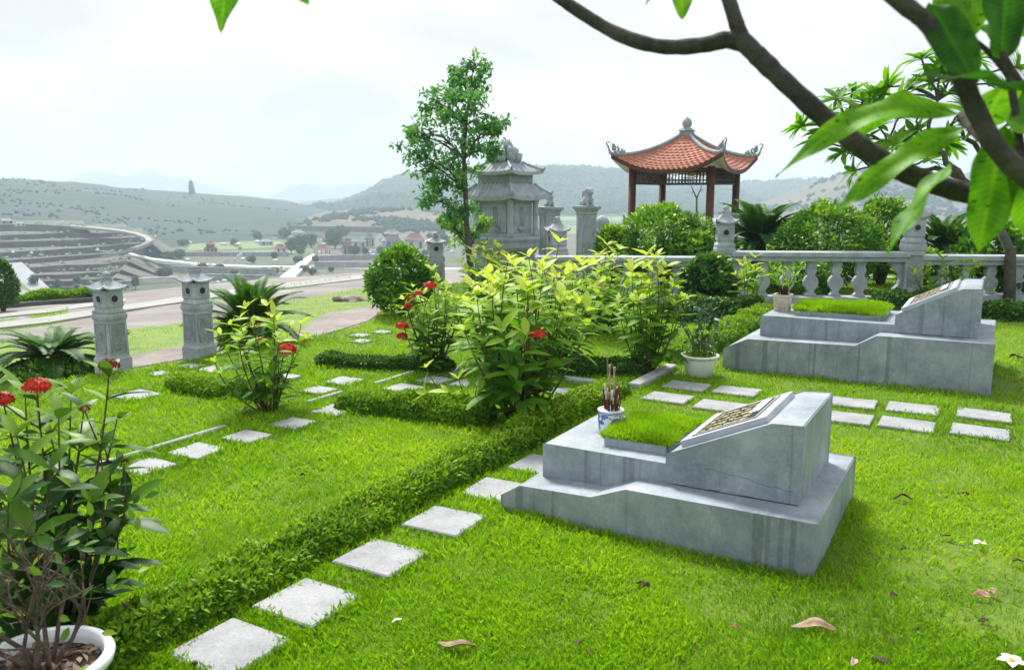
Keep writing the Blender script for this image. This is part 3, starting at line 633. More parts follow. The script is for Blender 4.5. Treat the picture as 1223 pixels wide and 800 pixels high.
def grave(label, x0, x1, y0, y1, prof, ux0, ux1, uy0, uy1, zmid, hx, hz0, sx, hz1, tray, plaque_span, seed, hairline):
    """stepped cement grave: base with a rising step, low block, wedge headstone carrying a plaque, grass tray"""
    cx, cy = (x0 + x1) / 2, (y0 + y1) / 2
    g = thing('grave', label, 'grave', (cx, cy, 0)); L = lambda x: x - cx
    ym = lambda y: y - cy
    m = MB(); m.extrude_xz([(L(x0), -.08)] + [(L(a), b) for a, b in prof] + [(L(x1), -.08)], ym(y0), ym(y1)); bevel(m.build('base', MAT['grave_cement'], g))
    zb = prof[-1][1]; zl = prof[2][1]
    m = MB(); m.extrude_xz([(L(ux0), zl - .02), (L(ux0), zmid), (L(hx) - .001, zmid), (L(hx) - .001, zl - .02)], ym(uy0), ym(uy1)); bevel(m.build('low_block', MAT['grave_cement'], g), .004)
    m = MB(); m.extrude_xz([(L(hx), zb - .03), (L(hx), hz0), (L(sx), hz1 - .006), (L(ux1), hz1), (L(ux1), zb - .03)], ym(uy0) - .004, ym(uy1) + .004); bevel(m.build('headstone', MAT['grave_cement'], g))
    # dark joint where the upper blocks sit on the base
    m = MB()
    k = random.Random(seed); rings = []
    for xx in np.linspace(hx + .03, ux1 - .004, 40):
        w = .0008 + .007 * max(0, vnoise(np.array(xx * 13.0), np.array(seed * 1.0), 5) - .38); y_ = ym(uy0)
        rings.append([(L(xx), y_ + .004, zb - .001), (L(xx), y_ - .0075, zb - .001), (L(xx), y_ - .0075, zb + w), (L(xx), y_ + .004, zb + w)])
    m.loft(rings)
    m.build('joint', MAT['dark_recess'], g)
    if hairline:
        m = MB(); pts = [(L(hx + (ux1 - hx) * t), ym(uy0) - .0045, zb + .10 - .085 * max(0, t - .45) + .004 * math.sin(t * 23) + .003 * math.sin(t * 61) + (.012 if t < .3 else 0)) for t in np.linspace(.30, .96, 22)]
        m.tube(pts, .0007, 5); m.build('crack', MAT['dark_recess'], g)
    # tray and grass
    tx0, tx1, ty0, ty1 = tray; m = MB()
    hh, wd = .045, .03
    for c, d in (((tx0 + tx1) / 2, ty0), (tx1 - tx0, wd)), (((tx0 + tx1) / 2, ty1), (tx1 - tx0, wd)), ((tx0, (ty0 + ty1) / 2), (wd, ty1 - ty0 - wd)), ((tx1, (ty0 + ty1) / 2), (wd, ty1 - ty0 - wd)):
        m.box((L(c[0]), ym(c[1]), zmid + hh / 2), (d[0], d[1], hh), 0, 0, 1, .004)
    m.build('grass_tray', MAT['grave_cement'], g)
    m = MB(); m.box((L((tx0 + tx1) / 2), ym((ty0 + ty1) / 2), zmid + .017), (tx1 - tx0 - wd, ty1 - ty0 - wd, .033)); m.build('soil', MAT['lawn_soil'], g)
    gp = grass_patch('tray_grass', g, L(tx0) - .005, L(tx1) + .005, ym(ty0) - .005, ym(ty1) + .005, zmid + .03, 16000, .052 * (x1 - x0) / 1.75, seed, .0022); gp['kind'] = 'stuff'
    # plaque lies on the slope: frame, dark panel, gold strokes
    a = math.atan2(hz1 - .006 - hz0, sx - hx); ln = math.hypot(hz1 - .006 - hz0, sx - hx)
    e = np.array([math.cos(a), 0, math.sin(a)]); nn = np.array([-math.sin(a), 0, math.cos(a)]); o0 = np.array([L(hx), 0, hz0])
    def slabq(u0, u1, v0, v1, h0, h1, mm, mt=0):
        c = lambda u, v, h: o0 + e * u * ln + np.array([0, ym(uy0) + v * (uy1 - uy0), 0]) + nn * h
        V = [c(u0, v0, h0), c(u1, v0, h0), c(u1, v1, h0), c(u0, v1, h0), c(u0, v0, h1), c(u1, v0, h1), c(u1, v1, h1), c(u0, v1, h1)]
        mm.add(V, [[0, 3, 2, 1], [4, 5, 6, 7], [0, 1, 5, 4], [1, 2, 6, 5], [2, 3, 7, 6], [3, 0, 4, 7]], mt)
    u0, u1 = plaque_span
    m = MB(); slabq(u0, u1, .10, .91, -.01, .034, m); plq = bevel(m.build('plaque', MAT['plaque_frame'], g), .004)
    m = MB(); slabq(u0 + .10, u1 - .10, .15, .85, .030, .0365, m); w = m
    k = random.Random(seed + 2)
    # columns of brushed characters, reading along the slope; an even white border line
    nv = 5
    for iv in range(nv):
        va = .20 + iv * .60 / nv
        uu = u0 + .15; ue = (u1 - .30) if iv < 5 else (u1 - .14)
        while uu < ue:
            s = .052
            for _ in range(3):
                if k.random() < .68:
                    uq = uu + k.uniform(0, s * .3); q = va + k.uniform(0, .05); slabq(uq, uq + s * k.uniform(.7, 1.5), q, q + .011, .0350, .0392, m, 1)
                else: q = va + k.uniform(0, .02); ux = uu + k.uniform(0, s * .8); slabq(ux, ux + .010, q, q + k.uniform(.02, .045), .0350, .0393, m, 1)
            uu += s * 1.45
    slabq(u1 - .27, u1 - .17, .42, .80, .0350, .0392, w, 2)
    for v in (.165, .828): slabq(u0 + .115, u1 - .115, v, v + .007, .0350, .0390, w, 2)
    for u in (u0 + .115, u1 - .122): slabq(u, u + .007, .172, .828, .0350, .0390, w, 2)
    m.build('inscription_panel', [MAT['plaque_dark'], MAT['gold_paint'], MAT['plaque_white']], plq)
    RECTS.append((x0 + .01, x1 - .01, y0 + .01, y1 - .01)); return g
m_noise('plaque_frame', [(.3, (.30, .33, .37)), (.7, (.42, .45, .48))], 6, .45, .05, .003, spec=.5)
grave('low grey cement grave in the foreground with a blue and white incense pot on it', -2.14, -.57, 3.60, 4.69, [(-2.14, .085), (-2.03, .153), (-1.63, .166), (-1.45, .238), (-.57, .243)],
      -2.0, -.685, 3.80, 4.53, .335, -1.315, .385, -.82, .612, (-1.71, -1.37, 3.95, 4.46), (.10, .93), 5, True)
grave('longer grey cement grave farther back with a beige incense pot on it', -2.16, .05, 7.75, 9.28, [(-2.16, .195), (-1.94, .30), (-1.005, .32), (-.835, .425), (.05, .43)],
      -1.89, -.08, 8.02, 9.02, .495, -.72, .585, -.22, .845, (-1.62, -.86, 8.22, 8.85), (.08, .92), 8, False)

# ---------------------------------------------------------------- incense pots and sticks
def incense_pot(name, label, loc, r, h, mat, square=False):
    t = thing(name, label, 'incense pot', loc); m = MB()
    if square:
        m.loft([[(s1 * a, s2 * a, z) for s1, s2 in ((-1, -1), (1, -1), (1, 1), (-1, 1))] for a, z in ((r * .88, 0), (r * .92, h * .1), (r * .86, h * .16), (r * .95, h * .8), (r * 1.06, h * .86), (r * 1.06, h), (r * .86, h), (r * .84, h * .8))], 0)
        for sx, sy in ((0, -1), (1, 0)):
            for k in range(3): m.tube([((sx * r * .93) + (1 - abs(sx)) * r * q, sy * r * .93 + abs(sx) * r * q, h * (.25 + .15 * k) + .02 * math.sin(9 * q)) for q in np.linspace(-.65, .65, 9)], .006, 5)
        m.build('pot', MAT[mat], t); sr = r * .8
        m = MB(); m.box((0, 0, h * .86), (sr * 2, sr * 2, .01)); m.build('sand', MAT['soil'], t)
    else:
        m.lathe([(r * .80, 0), (r * .86, .004), (r * .93, h * .12), (r * .99, h * .55), (r * .97, h * .9), (r * 1.03, h * .96), (r * 1.02, h), (r * .84, h), (r * .82, h * .85), (r * .80, h * .8)], 36); m.build('pot', MAT[mat], t)
        m = MB(); m.lathe([(r * 1.035, h * .962), (r * 1.045, h * .985), (r * 1.03, h + .002), (r * .84, h + .002), (r * .835, h * .97)], 36); m.build('rim', MAT['porcelain_white'], t)
        m = MB(); m.lathe([(r * .82, h * .86), (r * .5, h * .89), (.001, h * .9)], 24); m.build('sand', MAT['soil'], t)
    return t
pb = P(729, 516, .335)
incense_pot('incense_pot', 'blue and white porcelain incense pot on the near grave', pb, .071, .132, 'porcelain_blue')
def stick(base, tip, rad, label, group, kind):
    t = thing('incense_stick', label, 'incense stick', base, 0, group); d = np.asarray(tip) - np.asarray(base)
    m = MB(); m.tube([(0, 0, 0), d * .5, d], [rad, rad, rad * .9], 6); m.build('stem', MAT['incense_red' if kind != 2 else 'incense_tan'], t)
    if kind: m = MB(); m.tube([d * (.62 if kind == 1 else .9), d * 1.0 + np.array([0, 0, .004])], [rad * 1.45, rad * 1.45], 6); m.build('tip', MAT['ash_tip' if kind == 1 else 'incense_tan'], t)
k = random.Random(4)
for i in range(34):
    a = k.uniform(0, 6.28); q = .052 * math.sqrt(k.random()); bs = pb + np.array([q * math.cos(a), q * math.sin(a), .112]); h = k.uniform(.08, .155)
    ln = .35 * q
    kd = 1 if k.random() < .3 else 0
    stick(bs, bs + np.array([ln * math.cos(a) * 1.2, ln * math.sin(a) * 1.2, h]), .0036, 'burnt incense stick with pale ash tip in the blue and white pot' if kd else 'short burnt dark red incense stick in the blue and white pot', 'pale tipped burnt incense sticks' if kd else 'dark burnt incense sticks', kd)
for i, (dx, h, l) in enumerate(((-.014, .26, 'tall tan incense stick, left of the two in the blue pot'), (.008, .25, 'tall tan incense stick, right of the two in the blue pot'))):
    bs = pb + np.array([dx, .01, .115]); stick(bs, bs + np.array([dx * .3, .004, h]), .005, l, 'tall unburnt incense sticks', 2)
bs = pb + np.array([-.01, .0, .115]); stick(bs, bs + np.array([-.02, .0, .33]), .0014, 'thin long bamboo stick rising highest from the blue pot', None, 2)
pb2 = P(934, 371, .495)
incense_pot('incense_pot', 'beige carved square incense pot on the far grave', pb2, .078, .165, 'beige_pot', True)
for i in range(14):
    a = k.uniform(0, 6.28); q = .05 * math.sqrt(k.random()); bs = pb2 + np.array([q * math.cos(a), q * math.sin(a), .14]); h = k.uniform(.07, .13)
    stick(bs, bs + np.array([.3 * q * math.cos(a), .3 * q * math.sin(a), h]), .0055, 'burnt dark red incense stick in the beige pot', 'burnt incense sticks in the beige pot', 0)
bs = pb2 + np.array([.0, .0, .14]); stick(bs, bs + np.array([-.01, 0, .30]), .004, 'tall thin tan incense stick in the beige pot', None, 2)
# ================================================================ LAWN GRASS (one mass nobody could count)
HEDGE_LINES = []                          # (x0,y0,x1,y1,halfwidth) filled by hedges below, used to lengthen grass at their feet
def lawn_grass():
    g = np.random.default_rng(3); n = 1150000
    r = 2.1 * (30 / 2.1) ** (g.random(n) ** 1.2) ; th = g.uniform(-1.12, .92, n) + YAW * 0    # angle from the heading, wider than the view
    a = YAW + th * -1
    x = -np.sin(a) * r; y = np.cos(a) * r
    ok = in_poly(x, y, lawn_poly)
    near = np.zeros(n)
    mg = .002 + .030 * vnoise(x * 21, y * 21, 77) ** 1.5
    for x0, x1, y0, y1 in RECTS:
        ins = (x > x0 + mg) & (x < x1 - mg) & (y > y0 + mg) & (y < y1 - mg); ok &= ~ins
        near = np.maximum(near, ((x > x0 - .07) & (x < x1 + .07) & (y > y0 - .07) & (y < y1 + .07)).astype(float))
    bare = fbm(x * 1.3 + 9, y * 1.3, 21, 4); right = np.clip((x + 1.3) / 1.6, 0, 1)
    keep = g.random(n) > np.clip((bare - .55) * 7, 0, .85) * (.25 + .75 * right)
    ok &= keep
    x, y, r, near, bare, right = x[ok], y[ok], r[ok], near[ok], bare[ok], right[ok]; n = len(x)
    clump = fbm(x * 3.1, y * 3.1, 5, 3); fine = vnoise(x * 17, y * 17, 8)
    L = (.014 + .026 * clump + .010 * fine) * g.uniform(.5, 1.3, n) * (1 + .15 * near) * (1 + .035 * np.maximum(0, r - 4)) * np.where(x < -2.6, 1.15, 1.0)
    wd = .00075 * np.maximum(1, r / 2.6) ** 1.05 * g.uniform(.7, 1.3, n)
    an = g.uniform(0, 6.28, n); s = np.stack([np.cos(an), np.sin(an), np.zeros(n)], 1) * wd[:, None]
    wind = np.stack([(vnoise(x * 2.3, y * 2.3, 31) - .5) * 1.0, (vnoise(x * 2.3, y * 2.3, 32) - .5) * 1.0, np.ones(n)], 1)
    d = unit(wind + np.concatenate([g.normal(0, .45, (n, 2)), np.zeros((n, 1))], 1)); tipd = np.concatenate([g.normal(0, .4, (n, 2)), np.zeros((n, 1))], 1)
    b = np.stack([x, y, np.zeros(n) - .002], 1)
    V = np.stack([b - s, b + s, b + d * L[:, None] * .6 + s * .7, b + (d + tipd * .5) * L[:, None]], 1).reshape(-1, 3)
    tone = fbm(x * .9, y * .9, 12, 4)
    ti = np.clip(.50 + .75 * (tone - .5) + .45 * (clump - .5) + .45 * (fbm(x * .45 + 3, y * .45, 61, 3) - .5) + g.normal(0, .14, n) - .12 * near, .12, 1)
    brown = g.random(n) < (.012 + .10 * right * np.clip((bare - .5) * 5, 0, 1)); ti = np.where(brown, g.uniform(0, .05, n), ti)
    tag(np_mesh('lawn_grass', V, [np.arange(n * 4).reshape(-1, 4)], MAT['grass_blade'], None, {'tint': np.repeat(ti, 4)}, False), kind='stuff')
lawn_grass()
def verge_grass():
    g = np.random.default_rng(6); n = 60000; out = []
    pts = []
    for poly in GRASSY:
        xs = [q[0] for q in poly]; ys = [q[1] for q in poly]; k = int(n * (max(xs) - min(xs)) * (max(ys) - min(ys)) / 60000) + 500
        # scatter inside the surveyed patch, on the ground
        az = g.uniform(min(xs), max(xs), k); yy = g.uniform(min(ys), max(ys), k)
        m = in_poly(az, yy, poly); az, yy = az[m], yy[m]
        for a_, b_ in zip(az[:14000], yy[:14000]):
            d = ray(a_, b_); dh = math.hypot(d[0], d[1]); s = d[2] / dh
            r = (1.65 + .28 - .56) / (-s - .07) if -s > .07 else 99
            if r < 8: r = (1.65 + .28) / -s
            if r < 70: pts.append((d[0] / dh * r, d[1] / dh * r, float(terr_z(np.array(r))), r))
    p = np.array(pts); ok = ~in_poly(p[:, 0], p[:, 1], lawn_poly); p = p[ok]; n = len(p)
    L = g.uniform(.03, .08, n) * np.maximum(.7, p[:, 3] / 14); wd = .0009 * p[:, 3] / 3
    an = g.uniform(0, 6.28, n); s = np.stack([np.cos(an), np.sin(an), 0 * an], 1) * wd[:, None]
    d = unit(np.concatenate([g.normal(0, .4, (n, 2)), np.ones((n, 1))], 1)); b = p[:, :3] - [0, 0, .02]
    V = np.stack([b - s, b + s, b + d * L[:, None]], 1).reshape(-1, 3)
    ti = np.clip(.40 + g.normal(0, .2, n), .03, 1)
    tag(np_mesh('verge_grass', V, [np.arange(n * 3).reshape(-1, 3)], MAT['grass_blade'], None, {'tint': np.repeat(ti, 3)}, False), kind='stuff')
verge_grass()

# ================================================================ CLIPPED HEDGES
def hedge(label, a, b, half, h, n, leaf=.026, mat='hedge_leaf', z0=0.0, pink=False, cat='hedge', seed=1):
    g = np.random.default_rng(seed); a = np.array(a[:2], float); b = np.array(b[:2], float); ln = np.linalg.norm(b - a); ex = (b - a) / ln; ey_ = np.array([-ex[1], ex[0]])
    mid = (a + b) / 2; t = thing('hedge', label, cat, (mid[0], mid[1], z0))
    u = g.random(n) * ln; ang = g.uniform(-.25, math.pi + .25, n)
    rad = .55 + .45 * g.random(n) ** .35
    bumpy = 1 + .75 * (fbm(u * 3.2, ang * 1.1, seed, 3) - .5) + .25 * (vnoise(u * 11, ang * 3, seed + 1) - .5)
    cs, sn = np.cos(ang), np.sin(ang); sq = (np.abs(cs) ** 3 + np.abs(sn) ** 3) ** (-1 / 3)
    v = cs * sq * half * rad * bumpy; z = np.maximum(.005, sn * sq * h * rad * bumpy)
    endf = np.minimum(1, np.minimum(u, ln - u) / (half * .7)) ** .5; v = v * (.45 + .55 * endf); z = z * (.5 + .5 * endf)
    hwave = 1 + .26 * (vnoise(u * 1.7, u * 0 + seed, seed + 7) - .5) * 2; z = z * hwave
    pos = np.stack([ex[0] * (u - ln / 2) + ey_[0] * v, ex[1] * (u - ln / 2) + ey_[1] * v, z], 1)
    out = unit(np.stack([ey_[0] * cs, ey_[1] * cs, np.maximum(.05, sn)], 1)); dr = unit(out * .8 + rand_dirs(n) * .9 + np.array([0, 0, .35])); nr = unit(out + rand_dirs(n) * .7 + np.array([0, 0, .5]))
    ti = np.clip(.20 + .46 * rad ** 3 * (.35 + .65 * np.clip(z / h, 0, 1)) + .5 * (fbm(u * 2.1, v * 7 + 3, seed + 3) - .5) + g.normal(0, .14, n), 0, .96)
    if pink: ti = np.where((g.random(n) < .006) & (z > h * .75), 1.0, ti)
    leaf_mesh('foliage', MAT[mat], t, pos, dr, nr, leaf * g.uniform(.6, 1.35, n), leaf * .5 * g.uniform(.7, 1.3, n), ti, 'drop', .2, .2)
    m = MB(); k = random.Random(seed)
    for i in range(int(ln / .09)):
        q = (i + .5) * .09 - ln / 2; w = k.uniform(-.3, .3) * half
        p0 = np.array([ex[0] * q + ey_[0] * w, ex[1] * q + ey_[1] * w, -.01]); m.tube([p0, p0 + [k.uniform(-.03, .03), k.uniform(-.03, .03), h * .5], p0 + [k.uniform(-.07, .07), k.uniform(-.07, .07), h * .8]], [.005, .004, .002], 5)
    m.build('stems', MAT['stem_brown'], t); return t
hedge('long low clipped hedge running diagonally from the big white pot past the near grave', (-2.65, 1.45), (-2.67, 6.45), .135, .135, 27000, .031, pink=True, seed=2)
hedge('low hedge continuing past the white plastic pot to the far grave', (-2.62, 7.75), (-2.55, 11.3), .22, .20, 16000, .034, seed=3)
hedge('middle clipped hedge with a dark shaded side, left of the big yellow green shrub', (-4.33, 4.82), (-3.02, 4.98), .13, .165, 13000, .027, 'hedge_leaf', seed=4)
hedge('short light green clipped hedge left of the left red flower shrub', (-6.05, 4.62), (-5.0, 4.72), .15, .12, 8000, .028, seed=5)
hedge('low dark hedge across the lawn below the far red flower shrub', (-5.62, 5.98), (-4.3, 6.35), .12, .11, 8000, .034, 'hedge_dark_leaf', seed=6)
hedge('dark green hedge between the two big shrubs, left of the broad kerb', (-3.75, 6.55), (-2.72, 7.25), .14, .14, 8000, .034, 'hedge_dark_leaf', seed=7)
hedge('loose dark hedge at the foot of the balustrade left of the lantern post', P(800, 384), P(905, 372), .25, .22, 8000, .05, 'hedge_dark_leaf', seed=8)
hedge('dark shaded hedge right of the far headstone below the balustrade', P(1170, 381), P(1290, 381), .22, .2, 7000, .045, 'hedge_dark_leaf', seed=9)
hedge('low hedge strip behind the grass tray of the far grave', P(1040, 372), P(1120, 372), .2, .22, 4500, .045, 'hedge_dark_leaf', seed=10)

# ================================================================ SHRUBS WITH RED FLOWERS
def flower_head(parent, c, r, mat='red_petal', n=90, seed=0):
    g = np.random.default_rng(seed); d = rand_dirs(n); d[:, 2] = np.abs(d[:, 2]) * .9 - .15; d = unit(d)
    ctr = np.asarray(c) + d * r * g.uniform(.75, 1.05, (n, 1)) * [1, 1, .75]; P4 = []; D4 = []; N4 = []
    for k in range(4):
        ref = np.cross(d, [0.3, .2, 1]); ref = unit(ref); o = unit(np.cross(d, ref)); a = k * math.pi / 2 + g.uniform(0, .4, n)
        P4.append(ctr); D4.append(ref * np.cos(a)[:, None] + o * np.sin(a)[:, None] + d * .35); N4.append(d)
    return leaf_mesh('flower_head', MAT[mat], parent, np.concatenate(P4), np.concatenate(D4), np.concatenate(N4), r * .36 * np.tile(g.uniform(.7, 1.2, n), 4), r * .17, np.tile(g.random(n), 4), 'oval', .05, .25)
def ixora(label, base, H, Rr, nst, leafL, mat='ixora_leaf', flowers=(), seed=1, young=1.0, stems=None, shape='lance', name='flowering_shrub', cat='shrub', lowest=.18, gap=.075, lean=(0, 0)):
    """multi-stemmed shrub: arching stems carrying opposite pairs of leaves, pale rosettes at the tips"""
    k = random.Random(seed); g = np.random.default_rng(seed); t = thing(name, label, cat, base); m = MB()
    pos = []; dr = []; nr = []; Ls = []; ti = []
    def spot(p, d, n_, L, v): pos.append(p); dr.append(d); nr.append(n_); Ls.append(L); ti.append(v)
    specs = stems or []
    if not stems:
        for i in range(nst):
            a = i * 2.399 + k.uniform(-.3, .3); q = math.sqrt((i + .5) / nst); hh = H * (1.02 - .42 * q ** 2) * k.uniform(.80, 1.03)
            specs.append((Rr * q * math.cos(a) + lean[0] * hh, Rr * q * math.sin(a) + lean[1] * hh, hh))
    for dx, dy, hh in specs:
        b0 = np.array([dx * .16 + k.uniform(-.03, .03), dy * .16 + k.uniform(-.03, .03), -.01]); top = np.array([dx, dy, hh])
        ctl = np.array([dx * .75, dy * .75, hh * .5]); w = np.array([k.uniform(-.11, .11), k.uniform(-.11, .11), k.uniform(-.05, .05)]) * (H ** .5)
        path = [(1 - s) ** 2 * b0 + 2 * s * (1 - s) * (ctl + w) + s * s * top for s in np.linspace(0, 1, 9)]
        m.tube(path, list(np.linspace(.008 * (leafL / .17), .0026, 9)), 6)
        ln = sum(np.linalg.norm(path[i + 1] - path[i]) for i in range(8)); nn = max(3, int(ln / gap)); az0 = k.uniform(0, 6.28)
        for j in range(nn):
            s = lowest + (1 - lowest) * (j / max(1, nn - 1)); p = (1 - s) ** 2 * b0 + 2 * s * (1 - s) * (ctl + w) + s * s * top
            tg = unit(2 * (1 - s) * (ctl + w - b0) + 2 * s * (top - ctl - w)); ref = unit(np.cross(tg, [.31, .77, .2])); o = np.cross(tg, ref)
            last = j == nn - 1
            for q in range(k.choice((3, 4, 5, 6)) if last else 2):
                if k.random() < .12 and not last: continue
                az = az0 + j * (math.pi / 2) + q * (math.pi / 2 if last else math.pi) + k.uniform(-.35, .35)
                outd = ref * math.cos(az) + o * math.sin(az); up = .9 if last else k.uniform(.15, .75)
                d = unit(outd + tg * up); nrm = unit(tg * 1.0 - outd * up * .6 + np.array([0, 0, .3]) + g.normal(0, .15, 3))
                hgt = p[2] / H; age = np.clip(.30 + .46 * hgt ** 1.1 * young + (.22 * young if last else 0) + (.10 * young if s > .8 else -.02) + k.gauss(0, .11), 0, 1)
                L = leafL * k.uniform(.6, 1.25) * (k.uniform(.4, .85) if last else (1 - .25 * max(0, s - .7) / .3)); spot(p, d, nrm, L, age)
    pos, dr, nr, Ls, ti = map(np.array, (pos, dr, nr, Ls, ti))
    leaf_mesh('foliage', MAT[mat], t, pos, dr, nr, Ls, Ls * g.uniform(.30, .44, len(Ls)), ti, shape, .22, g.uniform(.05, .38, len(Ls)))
    m.build('stems', MAT['stem_brown'], t)
    for i, (p, r, mt) in enumerate(flowers):
        q = np.asarray(p) - np.asarray(base); flower_head(t, q, r, mt, 90 if r > .03 else 24, seed * 10 + i)
        # its own stalk, rising out of the bush
        j = int(np.argmin(np.linalg.norm(pos - q + np.array([0, 0, .12]), axis=1))); s_ = MB(); a_ = pos[j]
        s_.tube([a_, (a_ + q) / 2 + [0, 0, -.01], q - [0, 0, r * .3]], [.004, .003, .003], 5); s_.build('flower_stalk', MAT['stem_brown'], t)
    return t
def at0(px, r): p = PR(px, 300, r); p[2] = 0; return p
def PXR(px, py, base, dr_=0.0): return PR(px, py, hdist(base) + dr_)
b = P(622, 503)
ixora('big yellow green shrub with one red flower in the middle of the lawn', b, 1.24, .50, 25, .205, flowers=[(PXR(643, 400, b, -.35), .055, 'red_petal'), (PXR(637, 372, b, -.2), .03, 'dark_red_bud')], seed=21, gap=.082)
b = P(518, 443)
ixora('far shrub with clusters of red flowers right of the round bush', b, .92, .34, 20, .15, flowers=[(PXR(480, 390, b, -.2), .058, 'red_petal'), (PXR(480, 402, b, -.22), .05, 'red_petal'), (PXR(514, 342, b, -.2), .056, 'red_petal'), (PXR(500, 350, b, -.2), .035, 'red_petal'), (PXR(491, 357, b, -.1), .035, 'red_petal'), (PXR(487, 366, b, -.2), .04, 'red_petal')], seed=22, gap=.075, young=.75)
b = P(655, 440)
ixora('pale yellow green shrub behind the big shrub in front of the stone shrine', b, 1.16, .62, 24, .19, seed=23, young=1.12, gap=.085)
b = P(592, 440)
ixora('bright leafy shrub between the far red flowers and the big shrub', b, 1.05, .42, 18, .19, seed=29, young=1.1, gap=.085)
b = P(772, 444)
ixora('upright yellow green shrub left of the white plastic pot', b, 1.06, .34, 18, .19, seed=24, gap=.085, young=1.0)
b = P(716, 398)
ixora('pale leafy shrub beside the stone balustrade, behind the upright shrub', b, 1.02, .55, 22, .2, seed=25, young=1.15, gap=.09)
b = P(322, 490)
ixora('left shrub with one red flower behind the thin kerb', b, .86, .40, 16, .15, flowers=[(PXR(343, 418, b, -.25), .062, 'red_petal'), (PXR(309, 406, b, -.2), .022, 'red_petal'), (PXR(300, 388, b), .024, 'dark_red_bud'), (PXR(318, 404, b), .022, 'red_petal'), (PXR(309, 388, b), .022, 'red_petal')], seed=26, gap=.08, young=.95)
b = P(893, 376)
ixora('thin young shrub with yellow leaves in front of the balustrade by the beige incense pot', b, .82, .26, 8, .17, seed=27, young=1.0, gap=.1)
b = P(520, 468)
ixora('spindly sprig with pale leaves leaning left of the big yellow green shrub', P(575, 500), .42, .3, 5, .16, seed=28, young=.9, gap=.12, stems=[(-.42, -.1, .36), (-.32, -.25, .2), (-.1, -.28, .25), (.12, -.25, .3), (-.2, .0, .28)])
b = P(1128, 372)
ixora('leafy green shrub climbing over the balustrade rail behind the far headstone', b, .78, .55, 16, .17, seed=30, young=.55, gap=.09)
b = PR(62, 745, 3.35); b[2] = 0
ixora('dark glossy shrub with red flower clusters behind the big white pot', b, 1.0, .42, 17, .18, 'ixora_dark_leaf', flowers=[(PXR(44, 463, b, -.05), .043, 'red_petal'), (PXR(3, 478, b, -.02), .037, 'red_petal'), (PXR(130, 437, b, .0), .036, 'dark_red_bud'), (PXR(17, 664, b, -.25), .02, 'red_petal'), (PXR(46, 665, b, -.25), .022, 'red_petal'), (PXR(101, 488, b, .0), .022, 'dark_red_bud'), (PXR(148, 552, b, 0), .018, 'dark_red_bud')], seed=31, young=.55, gap=.098, lowest=.14,
      stems=[(PXR(44, 478, b)[0] - b[0], PXR(44, 478, b)[1] - b[1], PXR(44, 478, b)[2]), (PXR(130, 450, b)[0] - b[0], PXR(130, 450, b)[1] - b[1], PXR(130, 450, b)[2])] + [((q := PXR(x_, y_, b, e_))[0] - b[0], q[1] - b[1], q[2]) for x_, y_, e_ in ((5, 485, .1), (100, 490, .15), (70, 500, -.2), (20, 520, -.25), (120, 540, -.1), (148, 560, .1), (-20, 470, .2), (-40, 520, -.1), (85, 470, .3), (60, 560, -.3), (110, 600, -.3), (10, 600, -.35), (130, 590, .25), (120, 520, .3), (140, 500, .1), (60, 520, .05), (25, 560, .2), (95, 540, -.05), (80, 620, .2), (140, 640, .2), (0, 650, .1), (110, 660, .1), (40, 640, -.35), (90, 560, .3), (150, 600, -.05), (30, 470, .35))])

b = at0(585, 11.6)
ixora('yellow green leafy shrub at the foot of the slim tree', b, .98, .5, 20, .19, seed=33, young=1.05, gap=.085)
# ================================================================ POTTED PLANTS
def pot_shape(m, r, h, mat=0): m.lathe([(r * .70, 0), (r * .74, .004), (r * .90, h * .75), (r * .95, h * .88), (r * 1.06, h * .9), (r * 1.08, h * .96), (r * 1.04, h), (r * .92, h), (r * .90, h * .9), (r * .8, h * .5)], 40, mat=mat)
def soil_disc(t, r, z, seed):
    m = MB(); m.lathe([(r, z), (r * .6, z + .012), (.001, z + .02)], 24); m.build('soil', MAT['soil'], t)
    n = 220; g = np.random.default_rng(seed); a = g.uniform(0, 6.28, n); q = r * .92 * np.sqrt(g.random(n))
    leaf_mesh('leaf_litter', MAT['dry_flake'], t, np.stack([q * np.cos(a), q * np.sin(a), z + .018 * (1 - q / r) + g.uniform(.002, .012, n)], 1), rand_dirs(n) * [1, 1, .25], np.tile([0, 0, 1.0], (n, 1)) + g.normal(0, .3, (n, 3)), .045 * r / .17, .02 * r / .17, g.random(n), 'drop', .2, .2)
m_leaf('dry_flake', [(0, (.05, .03, .02)), (.5, (.20, .14, .09)), (1, (.40, .32, .25))], .1, .7, spec=.2)
pc = P(50, 785, .28); pc[2] = 0
t = thing('potted_plant', 'big round white plastic pot with bare twiggy branches at the bottom left', 'potted plant', pc)
m = MB(); pot_shape(m, .185, .28); m.build('pot', MAT['white_plastic'], t); soil_disc(t, .166, .235, 5)
m = MB(); kk = random.Random(12)
def twig(p, d, L, r, depth):
    n = 5; pts = [p]; q = p
    for i in range(n):
        d = unit(d + np.array([kk.gauss(0, .16), kk.gauss(0, .16), kk.gauss(.03, .10)])); q = q + d * L / n; pts.append(q)
    m.tube(pts, list(np.linspace(r, r * .55, n + 1)), 6 if depth < 2 else 4)
    if depth < 3:
        for j in range(kk.choice((2, 2, 3))):
            twig(pts[kk.randint(2, n)], unit(d + np.array([kk.gauss(0, .55), kk.gauss(0, .55), kk.gauss(.0, .3)])), L * kk.uniform(.5, .8), r * .55, depth + 1)
for i in range(8):
    a = i * .785 + kk.uniform(-.3, .3); twig(np.array([.03 * math.cos(a), .03 * math.sin(a), .25]), unit(np.array([math.cos(a) * .75, math.sin(a) * .75, 1.0])), .26, .0085, 0)
m.build('twigs', MAT['twig'], t)
g = np.random.default_rng(8); n = 90; a = g.uniform(0, 6.28, n); q = g.uniform(.08, .34, n)
